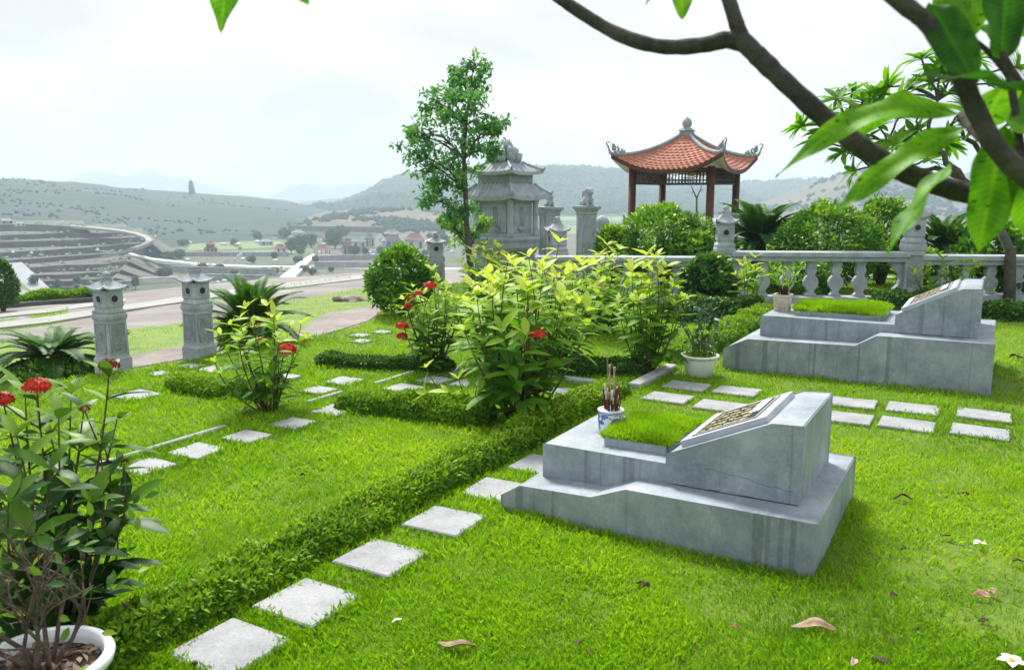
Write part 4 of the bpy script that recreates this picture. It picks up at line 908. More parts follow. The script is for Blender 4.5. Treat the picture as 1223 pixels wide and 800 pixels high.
leaf_mesh('sparse_leaves', MAT['ixora_dark_leaf'], t, np.stack([q * np.cos(a), q * np.sin(a), .36 + g.uniform(0, .36, n)], 1), rand_dirs(n) + [0, 0, .3], rand_dirs(n) + [0, 0, 1.2], .045, .022, g.uniform(.3, .9, n), 'oval', .2, .2)

wp = P(835, 448)
t = thing('potted_plant', 'white plastic pot holding a small dark leaved rose bush beside the far grave', 'potted plant', wp)
m = MB(); pot_shape(m, .165, .195); m.build('pot', MAT['white_plastic'], t); soil_disc(t, .148, .165, 6)
m = MB(); kk = random.Random(31); pos = []
for i in range(7):
    a = i * 2.4; p = np.array([.03 * math.cos(a), .03 * math.sin(a), .16]); d = unit(np.array([math.cos(a) * .35, math.sin(a) * .35, 1.0])); pts = [p]
    for j in range(6): d = unit(d + np.array([kk.gauss(0, .2), kk.gauss(0, .2), .05])); p = p + d * .085; pts.append(p)
    m.tube(pts, list(np.linspace(.006, .002, 7)), 5)
    for q_ in pts[1:]:
        for _ in range(4): pos.append(q_ + np.array([kk.gauss(0, .05), kk.gauss(0, .05), kk.gauss(0, .035)]))
m.build('stems', MAT['stem_green'], t); pos = np.array(pos); n = len(pos)
leaf_mesh('foliage', MAT['rose_leaf'], t, pos, rand_dirs(n) + [0, 0, .1], rand_dirs(n) * .6 + [0, 0, 1.0], .06 * rng.uniform(.7, 1.3, n), .036, rng.random(n), 'oval', .2, .2)
n = 420; a = rng.uniform(0, 6.28, n); q = .14 * np.sqrt(rng.random(n))
leaf_mesh('ground_weeds', MAT['hedge_leaf'], t, np.stack([q * np.cos(a), q * np.sin(a), .18 + rng.uniform(0, .07, n) * (1 - q / .2)], 1), rand_dirs(n) + [0, 0, .4], rand_dirs(n) + [0, 0, 1.0], .03, .014, rng.uniform(.2, .8, n), 'drop')
# sprig growing in the beige pot
t2 = thing('sprig', 'yellow green leafy sprig growing out of the beige incense pot', 'plant', pb2 + [.0, .02, .14])
m = MB(); pos = []; ds = []
for i in range(5):
    a = i * 1.3 + .4; pth = [np.array([.012 * math.cos(a), .012 * math.sin(a), 0]) + s * np.array([math.cos(a) * .11, math.sin(a) * .09, .25]) for s in np.linspace(0, 1, 6)]
    m.tube(pth, .0035, 5)
    for s in pth[2:]:
        for _ in range(3): pos.append(s); ds.append(np.array([rnd.gauss(0, .6), rnd.gauss(0, .6), .5]))
m.build('stems', MAT['stem_green'], t2)
n = len(pos); leaf_mesh('foliage', MAT['ixora_leaf'], t2, np.array(pos), np.array(ds), rand_dirs(n) * .4 + [0, 0, 1], .085, .032, rng.uniform(.4, .75, n), 'lance')
# ================================================================ STONE LANTERN PILLARS AND BALUSTRADE
def torus(m, c, R_, r_, axis, mat=0, n=20):
    ax = np.asarray(axis, float); u = np.cross(ax, (0, 0, 1.0)); u /= np.linalg.norm(u); v = np.cross(ax, u)
    m.tube([np.asarray(c) + R_ * (math.cos(2 * math.pi * k / n) * u + math.sin(2 * math.pi * k / n) * v) for k in range(n + 1)], r_, 8, mat)
def square_rings(prof, rot=0.0):
    return [[(a * c[0], a * c[1], z) for c in ((-1, -1), (1, -1), (1, 1), (-1, 1))] for a, z in prof]
def cap_roof(m, half, z0, z1, lift, top, nseg=10):
    """small stone hip roof with corners that sweep up"""
    for k in range(4):
        a = k * math.pi / 2; ca, sa = math.cos(a), math.sin(a); V = []; nv = 6
        for j in range(nv):
            v = j / (nv - 1); s = half * (1 - v) + top * v
            for i in range(nseg + 1):
                u = i / nseg * 2 - 1; ext = 1 + .05 * abs(u) ** 3 * (1 - v)
                x, y = u * s * ext, -s * ext; z = z0 + (z1 - z0) * v ** 1.35 + lift * abs(u) ** 3 * (1 - v) ** 2
                V.append((x * ca - y * sa, x * sa + y * ca, z))
        V2 = [(x, y, z - (z1 - z0) * .22) for x, y, z in V[:nseg + 1]]; n1 = nseg + 1
        F = [[j * n1 + i, j * n1 + i + 1, (j + 1) * n1 + i + 1, (j + 1) * n1 + i] for j in range(nv - 1) for i in range(nseg)]
        b = len(V); V += V2; F += [[b + i, b + i + 1, i + 1, i] for i in range(nseg)]
        c = len(V); V.append((0, 0, z0 - (z1 - z0) * .1)); F += [[c, b + i + 1, b + i] for i in range(nseg)]
        m.add(V, F)
def lantern_pillar(label, loc, rotz, H, w, group, mat='carved_stone', holes=True):
    t = thing('lantern_pillar', label, 'stone pillar', loc, rotz, group); h = w / 2
    m = MB(); m.loft(square_rings([(h * 1.06, -.05), (h * 1.06, .10 * H), (h * .98, .115 * H), (h * .94, .13 * H), (h * .90, .50 * H), (h * .97, .515 * H), (h * 1.0, .535 * H), (h * 1.0, .555 * H), (h * .92, .575 * H)]))
    bevel(m.build('shaft', MAT[mat], t), .006)
    for k in range(4):                      # carved panel on each face
        a = k * math.pi / 2; ca, sa = math.cos(a), math.sin(a); m = MB()
        def q(x, d, z): return (x * ca + (h * .93 + d) * sa, x * sa - (h * .93 + d) * ca, z)
        z0, z1, x1 = .17 * H, .47 * H, h * .66
        m.add([q(-x1, .004, z0), q(x1, .004, z0), q(x1, .001, z1), q(-x1, .001, z1)], [[0, 1, 2, 3]], 1)
        for A, B in (((-x1, z0), (x1, z0)), ((x1, z0), (x1, z1)), ((x1, z1), (-x1, z1)), ((-x1, z1), (-x1, z0))):
            m.tube([q(A[0], .004, A[1]), q(B[0], .004, B[1])], w * .022, 5)
        kk = random.Random(k + int(H * 100))
        for _ in range(5):
            x0, zz = kk.uniform(-.6, .6) * x1, kk.uniform(z0 + .03 * H, z1 - .06 * H); rr = kk.uniform(.12, .24) * x1 * 1.5
            m.tube([q(x0 + rr * s * math.cos(5 * s), .006, zz + rr * s * math.sin(5 * s)) for s in np.linspace(.2, 1.2, 9)], w * .018, 5)
        m.build('carved_panel', [MAT[mat], MAT['weathered_stone']], t)
    m = MB(); m.loft(square_rings([(h * .96, .575 * H), (h * .96, .60 * H), (h * .80, .615 * H), (h * .76, .63 * H), (h * .84, .645 * H), (h * .82, .80 * H), (h * .90, .815 * H)])); lb = bevel(m.build('lantern_box', MAT[mat], t), .006)
    m = MB(); d_ = MB()
    for k in range(4):
        a = k * math.pi / 2; ax = (math.sin(a), -math.cos(a), 0); c = (math.sin(a) * h * .845, -math.cos(a) * h * .845, .722 * H)
        torus(m, c, h * .36, h * .07, ax)
        d_.tube([np.array(c) - np.array(ax) * .002, np.array(c) + np.array(ax) * .003], h * .27, 18, smooth=False)
    m.build('ring', MAT[mat], lb); d_.build('shade_disc', MAT['dark_recess'], lb)  # solid discs in place of holes, the shade inside put into their dark colour
    m = MB(); cap_roof(m, h * 1.13, .83 * H, .905 * H, .035 * H, h * .42); m.build('cap', MAT[mat], t)
    f = h * .42; zz = .905 * H; e = .095 * H
    m = MB(); m.lathe([(f * 1.15, zz - .012), (f * 1.2, zz + e * .06), (f * .8, zz + e * .16), (f * 1.05, zz + e * .28), (f * 1.05, zz + e * .36), (f * .62, zz + e * .48), (f * .78, zz + e * .62), (f * .72, zz + e * .78), (f * .3, zz + e * .93), (.002, zz + e)], 20); m.build('finial', MAT[mat], t)
    return t
GP = 'stone lantern pillars by the lawn'
lp = P(138, 441); lp2 = P(242, 426)
lantern_pillar('carved grey stone lantern pillar at the lawn edge, left one next to the spreading cycad', (lp[0] - .10, lp[1] + .05, 0), 0, .92, .228, GP)
lantern_pillar('carved grey stone lantern pillar at the lawn edge, right one beside the upright cycad', (lp2[0] - .10, lp2[1] + .05, 0), 0, .93, .228, GP)

A = P(874, 353, .10)[:2]; B = P(1223, 356, .10)[:2]; EB = (B - A) / np.linalg.norm(B - A); BROT = math.atan2(EB[1], EB[0])
def on_line(px, off=0.0):
    d = ray(px, 300)[:2]; nrm = np.array([-EB[1], EB[0]]); a = A + nrm * off
    s = (a[0] * d[1] - a[1] * d[0]) / (d[0] * EB[1] - d[1] * EB[0]); return a + EB * s
def balustrade(label, pxa, pxb, ztop, zled, balus, halfs=()):
    a, b_ = on_line(pxa), on_line(pxb); ln = np.linalg.norm(b_ - a); c = (a + b_) / 2
    t = thing('balustrade', label, 'balustrade', (c[0], c[1], 0), BROT, 'stone balustrade bays')
    m = MB(); m.box((0, 0, ztop - .035), (ln, .34, .07), 0, 0, 1, .012); m.box((0, 0, ztop - .105), (ln, .26, .07), 0, 0, 1, 0); bevel(m.build('rail', MAT['carved_stone'], t), .008)
    m = MB(); m.box((0, 0, zled - .10), (ln, .34, .20), 0, 0, 1, .012); m.build('ledge', MAT['carved_stone'], t)
    hb = ztop - .14 - zled; prof = [(.075, 0), (.085, .05), (.045, .12), (.05, .17), (.10, .30), (.11, .42), (.09, .52), (.05, .60), (.07, .68), (.08, .78), (.055, .86), (.075, .94), (.075, 1.0)]
    for px in balus:
        s = float((on_line(px) - c) @ EB); m = MB()
        m.loft([[(s - x, -.05, zled + z * hb), (s + x, -.05, zled + z * hb), (s + x, .05, zled + z * hb), (s - x, .05, zled + z * hb)] for x, z in prof]); bevel(m.build('baluster', MAT['carved_stone'], t), .006)
    for px, sg in halfs:
        s = float((on_line(px) - c) @ EB); m = MB()
        pr = [(.30, 0), (.26, .08), (.16, .2), (.08, .35), (.06, .5), (.08, .65), (.16, .8), (.22, .92), (.24, 1.0)]
        m.loft([[(min(s, s + sg * x), -.05, zled + z * hb), (max(s, s + sg * x), -.05, zled + z * hb), (max(s, s + sg * x), .05, zled + z * hb), (min(s, s + sg * x), .05, zled + z * hb)] for x, z in pr]); m.build('bracket', MAT['carved_stone'], t)
ra = float(np.hypot(*on_line(960))); zt = ZR(960, 300.5, ra); zl = ZR(1000, 354, float(np.hypot(*on_line(1000))))
balustrade('grey stone balustrade bay behind the far grave, between the two lantern posts', 872, 1083, zt, zl, (912, 941, 970, 1000, 1029), ((1081, -1), (876, 1)))
balustrade('low grey stone balustrade bay left of the lantern post, half hidden by shrubs', 640, 858, zt - .085, zl - .04, (660, 690, 720, 750, 780, 810, 835))
balustrade('grey stone balustrade bay at the right edge, behind the far headstone', 1098, 1420, zt - .04, zl + .06, (1128, 1156, 1185, 1218, 1248, 1278, 1308, 1340, 1370))
for px, yt, l in ((865, 245, 'tall stone lantern post of the balustrade in front of the red roofed pavilion'), (1090, 236, 'tall stone lantern post of the balustrade behind the long frangipani leaf')):
    q = on_line(px); lantern_pillar(l, (q[0], q[1], 0), BROT, ZR(px, yt, float(np.hypot(*q))), .29, 'lantern posts of the balustrade')
def far_lantern(label, px, ytop, r, H, w): p = PR(px, 230, r); zt_ = ZR(px, ytop, r); return lantern_pillar(label, (p[0], p[1], zt_ - H), BROT + .3, H, w, 'distant stone lantern pillars')
far_lantern('small stone lantern pillar right of the shrine, half hidden by leaves', 666, 258, 13.5, 1.30, .30)
far_lantern('small stone lantern pillar behind the round bush, left of the slim tree', 519, 277, 15.0, 1.05, .30)

# ---------------------------------------------------------------- pillars with guardian lions, ball finial post
def lion_statue(parent, z, s):
    m = MB()
    for c, r in (((0, .0, .20), (.15, .22, .17)), ((0, -.10, .32), (.14, .13, .18)), ((0, -.20, .50), (.13, .12, .13)), ((0, -.31, .47), (.075, .07, .06)), ((-.09, -.16, .60), (.04, .03, .05)), ((.09, -.16, .60), (.04, .03, .05)),
                 ((0, -.10, .52), (.17, .08, .16)), ((-.10, -.19, .14), (.05, .06, .16)), ((.10, -.19, .14), (.05, .06, .16)), ((-.10, -.25, .03), (.06, .09, .04)), ((.10, -.25, .03), (.06, .09, .04)),
                 ((-.15, .10, .10), (.07, .14, .11)), ((.15, .10, .10), (.07, .14, .11)), ((0, .22, .30), (.06, .05, .20)), ((0, .20, .48), (.08, .05, .08)), ((0, 0, -.01), (.20, .30, .03))):
        m.ellipsoid([c[0] * s, c[1] * s, z + c[2] * s], [q * s for q in r], 8)
    o = m.build('lion_statue', MAT['carved_stone'], parent); md = o.modifiers.new('remesh', 'REMESH'); md.mode = 'VOXEL'; md.voxel_size = .022 * s; md.use_smooth_shade = True
def lion_pillar(label, px, ytop, ycap, r, w):
    p = PR(px, 230, r); zc = ZR(px, ycap, r); t = thing('lion_pillar', label, 'stone pillar', (p[0], p[1], 0), YAW + .5, 'stone pillars topped by guardian lions'); h = w / 2
    m = MB(); m.loft(square_rings([(h * 1.1, -.05), (h * 1.1, .12), (h * .92, .15), (h * .90, zc - .16), (h * 1.0, zc - .14), (h * .92, zc - .12), (h * 1.1, zc - .07), (h * 1.28, zc - .04), (h * 1.28, zc)])); bevel(m.build('shaft', MAT['carved_stone'], t), .006)
    m = MB()
    for k in range(4):
        a = k * math.pi / 2
        for x in (-.55, .55): m.tube([((x * h) * math.cos(a) + h * .92 * math.sin(a), (x * h) * math.sin(a) - h * .92 * math.cos(a), z) for z in (.2, zc - .2)], .012, 5)
    m.build('edge_moulding', MAT['carved_stone'], t)
    lion_statue(t, zc, (ZR(px, ytop, r) - zc) / .66)
lion_pillar('stone pillar topped by a seated guardian lion, standing free of the shrine', 701, 224, 246, 15.5, .30)
lion_pillar('stone pillar topped by a guardian lion, directly behind the shrine corner column', 656, 231, 247, 15.0, .30)
p = PR(720, 230, 16.0); t = thing('ball_finial_post', 'low stone post with an egg shaped finial right of the lion pillar', 'stone post', (p[0], p[1], 0), .4)
m = MB(); z = ZR(720, 276, 16.0); m.loft(square_rings([(.17, -.05), (.17, .1), (.14, .13), (.14, z - .12), (.20, z - .08), (.20, z)])); m.build('shaft', MAT['carved_stone'], t)
m = MB(); m.lathe([(.17, z), (.16, z + .03), (.10, z + .05), (.125, z + .10), (.135, z + .16), (.11, z + .23), (.05, z + .28), (.002, z + .30)], 20); m.build('finial', MAT['carved_stone'], t)
p = PR(750, 230, 17.0); t = thing('ball_finial_post', 'little stone finial post tucked against the left pavilion column', 'stone post', (p[0], p[1], 0), .4)
m = MB(); z = ZR(750, 272, 17.0); m.loft(square_rings([(.14, -.05), (.14, .1), (.11, .13), (.11, z - .1), (.18, z - .06), (.12, z)])); m.build('shaft', MAT['carved_stone'], t)
m = MB(); m.lathe([(.12, z), (.07, z + .03), (.08, z + .08), (.035, z + .13), (.05, z + .17), (.002, z + .22)], 16); m.build('finial', MAT['carved_stone'], t)

# ================================================================ CURVED ROOFS
def curved_roof(m, half, z_e, z_t, lift, top=.06, power=1.3, nu=72, nv=48, rows=0, cols=0, amp=.02, mat=0, ext=.06, thick=.05, mat_under=1):
    fr = lambda a: a - math.floor(a)
    def base(u, v):
        s = half * (1 - v) + top * v; e = 1 + ext * abs(u) ** 4 * (1 - v)
        return u * s * e, -s * e, z_e + (z_t - z_e) * v ** power + lift * abs(u) ** 2.6 * (1 - v) ** 2
    for k in range(4):
        a = k * math.pi / 2; ca, sa = math.cos(a), math.sin(a); V = []
        for j in range(nv + 1):
            for i in range(nu + 1):
                v = j / nv; u = i / nu * 2 - 1; x, y, z = base(u, v)
                if rows:
                    ph = fr(v * rows); row = math.floor(v * rows); c = fr((x / half * .5 + .5) * cols + (.5 if row % 2 else 0)); z += amp * ((1 - ph) * .9 - .6 * abs(c - .5) * 2 * (1 - ph) ** .6)
                elif cols: z += amp * abs(math.sin(math.pi * cols * (x / half * .5 + .5))) ** .7
                V.append((x * ca - y * sa, x * sa + y * ca, z))
        n1 = nu + 1; m.add(V, [[j * n1 + i, j * n1 + i + 1, (j + 1) * n1 + i + 1, (j + 1) * n1 + i] for j in range(nv) for i in range(nu)], mat, not rows)
        U = []; nj = 8
        for j in range(nj + 1):
            for i in range(nu + 1):
                x, y, z = base(i / nu * 2 - 1, j / nj * .55); U.append((x * ca - y * sa, x * sa + y * ca, z - thick))
        m.add(U, [[j * n1 + i, (j + 1) * n1 + i, (j + 1) * n1 + i + 1, j * n1 + i + 1] for j in range(nj) for i in range(nu)], mat_under, True)
        E_ = [V[i] for i in range(n1)] + [U[i] for i in range(n1)]; m.add(E_, [[n1 + i, n1 + i + 1, i + 1, i] for i in range(nu)], mat_under if False else 2 if thick > .06 else mat_under)
    return base
def hip_ridges(parent, base, rad, mat, lift_tip, name='hip_ridge', scroll=0.0):
    for k in range(4):
        a = k * math.pi / 2; ca, sa = math.cos(a), math.sin(a); pts = []
        for v in np.linspace(1, 0, 16):
            x, y, z = base(1.0, v); pts.append((x, y, z + rad * .8))
        x0, y0, z0 = pts[-1]; o = np.array([.7071, -.7071, 0])
        for s in (.35, .7, 1.0): pts.append((x0 + o[0] * lift_tip * .5 * s, y0 + o[1] * lift_tip * .5 * s, z0 + lift_tip * s ** 1.6))
        R2 = [(p[0] * ca - p[1] * sa, p[0] * sa + p[1] * ca, p[2]) for p in pts]
        m = MB(); m.tube(R2, [rad] * 16 + [rad * .85, rad * .65, rad * .4], 8); rd = m.build(name, MAT[mat], parent)
        if scroll:
            od = np.array([o[0] * ca - o[1] * sa, o[0] * sa + o[1] * ca, 0]); tip = np.array(R2[-1]); b0 = np.array(R2[15]) + np.array([0, 0, rad * .5]); m = MB(); S = scroll
            C = lambda x, z: b0 + od * x * S + np.array([0, 0, z * S])
            m.tube([tip + np.array([0, 0, -.01])] + [tip + od * S * .14 * math.sin(q) + np.array([0, 0, S * (.12 + .13 * (1 - math.cos(q)))]) for q in np.linspace(.3, 4.4, 10)], [rad * .5] + list(np.linspace(rad * .45, rad * .25, 10)), 6)
            for cx_, cz_, rr, tw, st in ((-.30, .22, .24, 5.2, 2.2), (-.62, .16, .17, 5.0, 2.6), (-.10, .40, .16, 5.0, 1.4), (-.86, .08, .11, 4.4, 2.8)):
                m.tube([C(cx_ + rr * (1 - .72 * q) * math.cos(st + tw * q), cz_ + rr * (1 - .72 * q) * math.sin(st + tw * q)) for q in np.linspace(0, 1, 14)], list(np.linspace(rad * .55, rad * .28, 14)), 6)
            for cx_, h_ in ((-.28, .58), (-.48, .46), (-.70, .34), (-.90, .24), (-.08, .62)):
                m.tube([C(cx_, h_ * .25), C(cx_ - .05, h_ * .6), C(cx_ + .06, h_)], [rad * .55, rad * .42, .004], 6)
            m.build('corner_ornament', MAT[mat], rd)

# ---------------------------------------------------------------- red roofed pavilion
RP = 24.0; pc_ = PR(815.5, 300, RP); dv = unit(np.array([pc_[0], pc_[1]])); rt = np.array([dv[1], -dv[0]]); th = R(24.8)
bd = rt * math.sin(th) - dv * math.cos(th); prot = math.atan2(bd[1], bd[0]) - math.pi / 4 + math.pi
t = thing('pavilion', 'open pavilion with red columns and a curved red tiled roof behind the balustrade', 'pavilion', (pc_[0], pc_[1], 0), prot)
hc = 1.55 / math.sqrt(2); zlo = 2.20
for sx, sy in ((-1, -1), (1, -1), (1, 1), (-1, 1)):
    m = MB(); m.lathe([(.18, -.05), (.18, .10), (.13, .14), (.105, .18), (.10, zlo + .12)], 20, (sx * hc, sy * hc, 0)); m.build('column', MAT['red_wood'], t)
m = MB(); curved_roof_base = curved_roof(m, 1.44, zlo + .02, 3.20, .42, .09, 1.2, 96, 112, 13, 20, .055, 0, .07, .09, 1); m.build('roof', [MAT['roof_tile'], MAT['soffit'], MAT['red_wood']], t)
hip_ridges(t, curved_roof_base, .05, 'ridge_cement', .16, scroll=.40)
m = MB(); m.loft(square_rings([(.15, 3.17), (.17, 3.25), (.14, 3.28), (.19, 3.31), (.14, 3.36), (.09, 3.40)])); m.lathe([(.08, 3.38), (.10, 3.42), (.13, 3.47), (.135, 3.54), (.10, 3.61), (.04, 3.65), (.025, 3.67), (.002, 3.70)], 20); m.build('finial', MAT['ridge_cement'], t)
for k in range(4):
    a = k * math.pi / 2; ca, sa = math.cos(a), math.sin(a); m = MB(); L_ = hc - .12
    def bar(x0, z0, x1, z1, w=.022):
        cx_, cz_ = (x0 + x1) / 2, (z0 + z1) / 2; dx, dz = max(w, abs(x1 - x0)), max(w, abs(z1 - z0)); c = (cx_ * ca + hc * sa, cx_ * sa - hc * ca, cz_)
        m.box(c, (dx, .03, dz), 0, a)
    zt0, zb0 = zlo + .06, zlo - .32
    bar(-L_, zt0, L_, zt0, .05); bar(-L_, zb0, L_, zb0, .04); bar(-L_, zb0 + .1, L_, zb0 + .1); bar(-L_, zt0 - .09, L_, zt0 - .09)
    for q in np.linspace(-L_, L_, 22): bar(q, zb0, q, zt0, .018)
    kk = random.Random(k)
    for q in np.linspace(-L_ * .9, L_ * .9, 12): z_ = kk.uniform(zb0 + .1, zt0 - .1); bar(q - .06, z_, q + .06, z_, .018)
    m.build('lattice_frieze', MAT['dark_wood'], t)
m = MB(); m.box((0, 0, .03), (2.9, 2.9, .14), 0, 0, 1, .02); m.build('floor', MAT['concrete_road'], t)

# ---------------------------------------------------------------- two-tier stone shrine
RS = 14.5; sc = PR(604, 300, RS); dv = unit(np.array([sc[0], sc[1]])); rt = np.array([dv[1], -dv[0]]); off = R(8.5)
bd = rt * math.sin(off) - dv * math.cos(off); srot = math.atan2(bd[1], bd[0]) - math.pi / 4 + math.pi
zz = lambda y: ZR(607, y, RS)
t = thing('stone_shrine', 'grey stone shrine with two tiers of carved roof beside the slim tree', 'shrine', (sc[0], sc[1], 0), srot)
m = MB(); m.loft(square_rings([(.48, -.05), (.48, .15), (.40, .2), (.36, zz(303)), (.40, zz(300))])); bevel(m.build('pedestal', MAT['carved_stone'], t), .01)
m = MB(); m.lathe([(.40, zz(302)), (.52, zz(299)), (.575, zz(295)), (.585, zz(292)), (.56, zz(289)), (.585, zz(287)), (.60, zz(284)), (.59, zz(282.5)), (.3, zz(282))], 36); m.build('lotus_plinth', MAT['carved_stone'], t)
z0, z1 = zz(282.5), zz(236)
m = MB(); m.loft(square_rings([(.36, z0), (.36, z0 + .05), (.325, z0 + .06), (.325, z1 - .07), (.37, z1 - .05), (.37, z1)])); bevel(m.build('body', MAT['carved_stone'], t), .008)
for sx, sy in ((-1, -1), (1, -1), (1, 1), (-1, 1)):
    m = MB(); m.lathe([(.07, z0), (.07, z0 + .05), (.052, z0 + .07), (.05, z1 - .1), (.065, z1 - .06), (.075, z1)], 16, (sx * .365, sy * .365, 0)); m.build('column', MAT['carved_stone'], t)
for k in range(4):                                                      # lotus relief on every face
    a = k * math.pi / 2; ca, sa = math.cos(a), math.sin(a); m = MB(); q = lambda x, z, d=.0: ((x) * ca + (.327 + d) * sa, (x) * sa - (.327 + d) * ca, z)
    for x in (-.02, .02, .055): m.tube([q(x, z0 + .18), q(x * 1.2, z0 + .40), q(x * .8, z1 - .16)], .013, 6)
    for s in np.linspace(-1, 1, 7): m.tube([q(.02 + s * .03, z0 + .08), q(.02 + s * .10, z0 + .14, .012), q(.02 + s * .07, z0 + .2)], [.006, .02, .004], 6)
    for A_, B_ in (((-.26, z0 + .08), (.26, z0 + .08)), ((.26, z0 + .08), (.26, z1 - .1)), ((.26, z1 - .1), (-.26, z1 - .1)), ((-.26, z1 - .1), (-.26, z0 + .08))): m.tube([q(*A_), q(*B_)], .009, 5)
    m.build('relief_panel', MAT['carved_stone'], t)
m = MB(); bs_ = curved_roof(m, .51, zz(236), zz(221), .045, .35, 1.05, 90, 10, 0, 12, .03, 0, .10, .05, 0); m.build('lower_roof', [MAT['carved_stone']], t); hip_ridges(t, bs_, .028, 'carved_stone', .06)
m = MB(); m.loft(square_rings([(.35, zz(224)), (.335, zz(221)), (.335, zz(209)), (.37, zz(207))])); bevel(m.build('upper_storey', MAT['weathered_stone'], t), .008)
m = MB(); bs_ = curved_roof(m, .425, zz(207), zz(195), .04, .20, 1.0, 80, 10, 0, 10, .024, 0, .10, .04, 0); m.build('upper_roof', [MAT['carved_stone']], t); hip_ridges(t, bs_, .024, 'carved_stone', .05)
m = MB(); zf = zz(196); hf = zz(166) - zf
m.lathe([(.14, zf - .03), (.15, zf + .02), (.09, zf + .05), (.10, zf + .08)], 18)
for ring, (n_, rr, hh) in enumerate(((9, .21, .48), (8, .15, .74), (5, .07, 1.0))):
    for i in range(n_):
        a = i * 2 * math.pi / n_ + ring * .3; ca, sa = math.cos(a), math.sin(a)
        m.tube([(rr * .4 * ca, rr * .4 * sa, zf + .03), (rr * 1.1 * ca, rr * 1.1 * sa, zf + hf * hh * .45), (rr * 1.2 * ca, rr * 1.2 * sa, zf + hf * hh * .72), (rr * .9 * ca, rr * .9 * sa, zf + hf * hh)], [.04, .075, .055, .006], 7)
m.build('lotus_finial', MAT['carved_stone'], t)
# ================================================================ ROUND BUSHES, CYCADS, TREES
def bush(label, loc, rx, h, n, leaf, mat='bush_leaf', seed=1, name='round_bush', cat='bush', zmin=.12, squash=1.0, group=None, tone=0.0):
    g = np.random.default_rng(seed); t = thing(name, label, cat, loc, 0, group)
    d = rand_dirs(n); d[:, 2] = np.where(d[:, 2] < -.75, -d[:, 2], d[:, 2])
    lump = fbm(d[:, 0] * 2.6 + 5, d[:, 1] * 2.6 + d[:, 2] * 1.9 + 7, seed, 3) - .5
    rad = (1 + .55 * lump) * (.62 + .38 * g.random(n) ** .4); c = np.array([0, 0, h * .52])
    pos = c + d * rad[:, None] * [rx, rx * squash, h * .5]; pos[:, 2] = np.maximum(pos[:, 2], h * zmin * g.uniform(.5, 1.2, n))
    nr = unit(d * .8 + rand_dirs(n) * .6 + [0, 0, .45]); dr = unit(d * .7 + rand_dirs(n) * .8 + [0, 0, .35])
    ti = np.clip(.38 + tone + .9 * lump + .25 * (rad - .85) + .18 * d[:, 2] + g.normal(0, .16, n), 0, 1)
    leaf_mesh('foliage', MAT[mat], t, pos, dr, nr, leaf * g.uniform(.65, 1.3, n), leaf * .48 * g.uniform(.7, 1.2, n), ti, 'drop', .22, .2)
    m = MB(); k = random.Random(seed)
    for i in range(9):
        a = i * .7 + k.uniform(-.2, .2); q = k.uniform(.3, .65)
        m.tube([(.05 * rx * math.cos(a), .05 * rx * math.sin(a), -.03), (q * .5 * rx * math.cos(a), q * .5 * rx * math.sin(a), h * .3), (q * rx * math.cos(a), q * rx * math.sin(a), h * .65)], [.022 * h + .004, .016 * h + .003, .005], 6)
    m.build('stems', MAT['bark'], t); return t
def at_r(px, r, z=0.0): p = PR(px, 300, r); return (p[0], p[1], z)
p = P(482, 377); bush('rounded glossy green bush at the lawn edge left of the slim tree', p, .44, ZR(480, 299, hdist(p)), 5200, .075, seed=51)
bush('large round bush in front of the left pavilion columns', at_r(796, 15.2), .82, 1.36, 7500, .085, seed=52, tone=.05)
bush('light green bush between the lion pillar and the large round bush', at_r(731, 15.6), .34, 1.02, 2200, .09, seed=53, tone=.2)
bush('dense round bush behind the balustrade, right of the wide cycad', at_r(984, 15.3), .88, 1.42, 8000, .085, seed=54, tone=.03)
bush('dark round bush behind the balustrade beside the right lantern post', at_r(1054, 16.6), .52, 1.48, 4200, .085, seed=55)
bush('dark glossy bush at the foot of the balustrade left of the lantern post', at_r(848, 12.3), .36, .70, 2600, .12, 'hedge_dark_leaf', seed=56)
bush('low dark bush under the red pavilion column left of the lantern post', at_r(828, 14.6), .5, .95, 3000, .10, seed=57, tone=-.1)
bush('leafy bush at the right edge behind the balustrade', at_r(1178, 15.4), .62, 1.12, 3200, .12, seed=58)
bush('low green bush seen through the balusters behind the far grave', at_r(950, 14.2), .7, .55, 2600, .09, seed=59, tone=.1)
bush('dark green bush seen under the rail behind the right balustrade post', at_r(1110, 14.4), .4, .7, 2000, .09, seed=60, tone=-.1)
p = terr_pt(130, 452); bush('small dark bush at the foot of the left lantern pillar', (p[0] + .25, p[1] - .1, -.02), .14, .17, 900, .05, 'hedge_dark_leaf', seed=61)
p = terr_pt(4, 372); bush('dark conical tree at the left edge beyond the road', (p[0], p[1], p[2]), .42, 1.35, 3600, .10, 'hedge_dark_leaf', seed=62, name='small_tree', cat='tree', zmin=.05)
q1, q2 = terr_pt(24, 366), terr_pt(118, 359)
hedge('yellow green clipped hedge on a low wall at the far road edge', (q1[0], q1[1]), (q2[0], q2[1]), .26, .22, 5000, .10, 'hedge_leaf', z0=q1[2] + .1, seed=63)
m = MB(); c = (q1 + q2) / 2; dd = q2 - q1; m.box((0, 0, -.1), (np.linalg.norm(dd[:2]) + .8, .25, .45)); o = m.build('roadside_wall', MAT['terrace_wall']); o.location = (c[0] * .985, c[1] * .985, c[2] + .05); o.rotation_euler = (0, math.atan2(q1[2] - q2[2], np.linalg.norm(dd[:2])), math.atan2(dd[1], dd[0])); tag(o, 'low dark retaining wall below the yellow green hedge', 'wall')

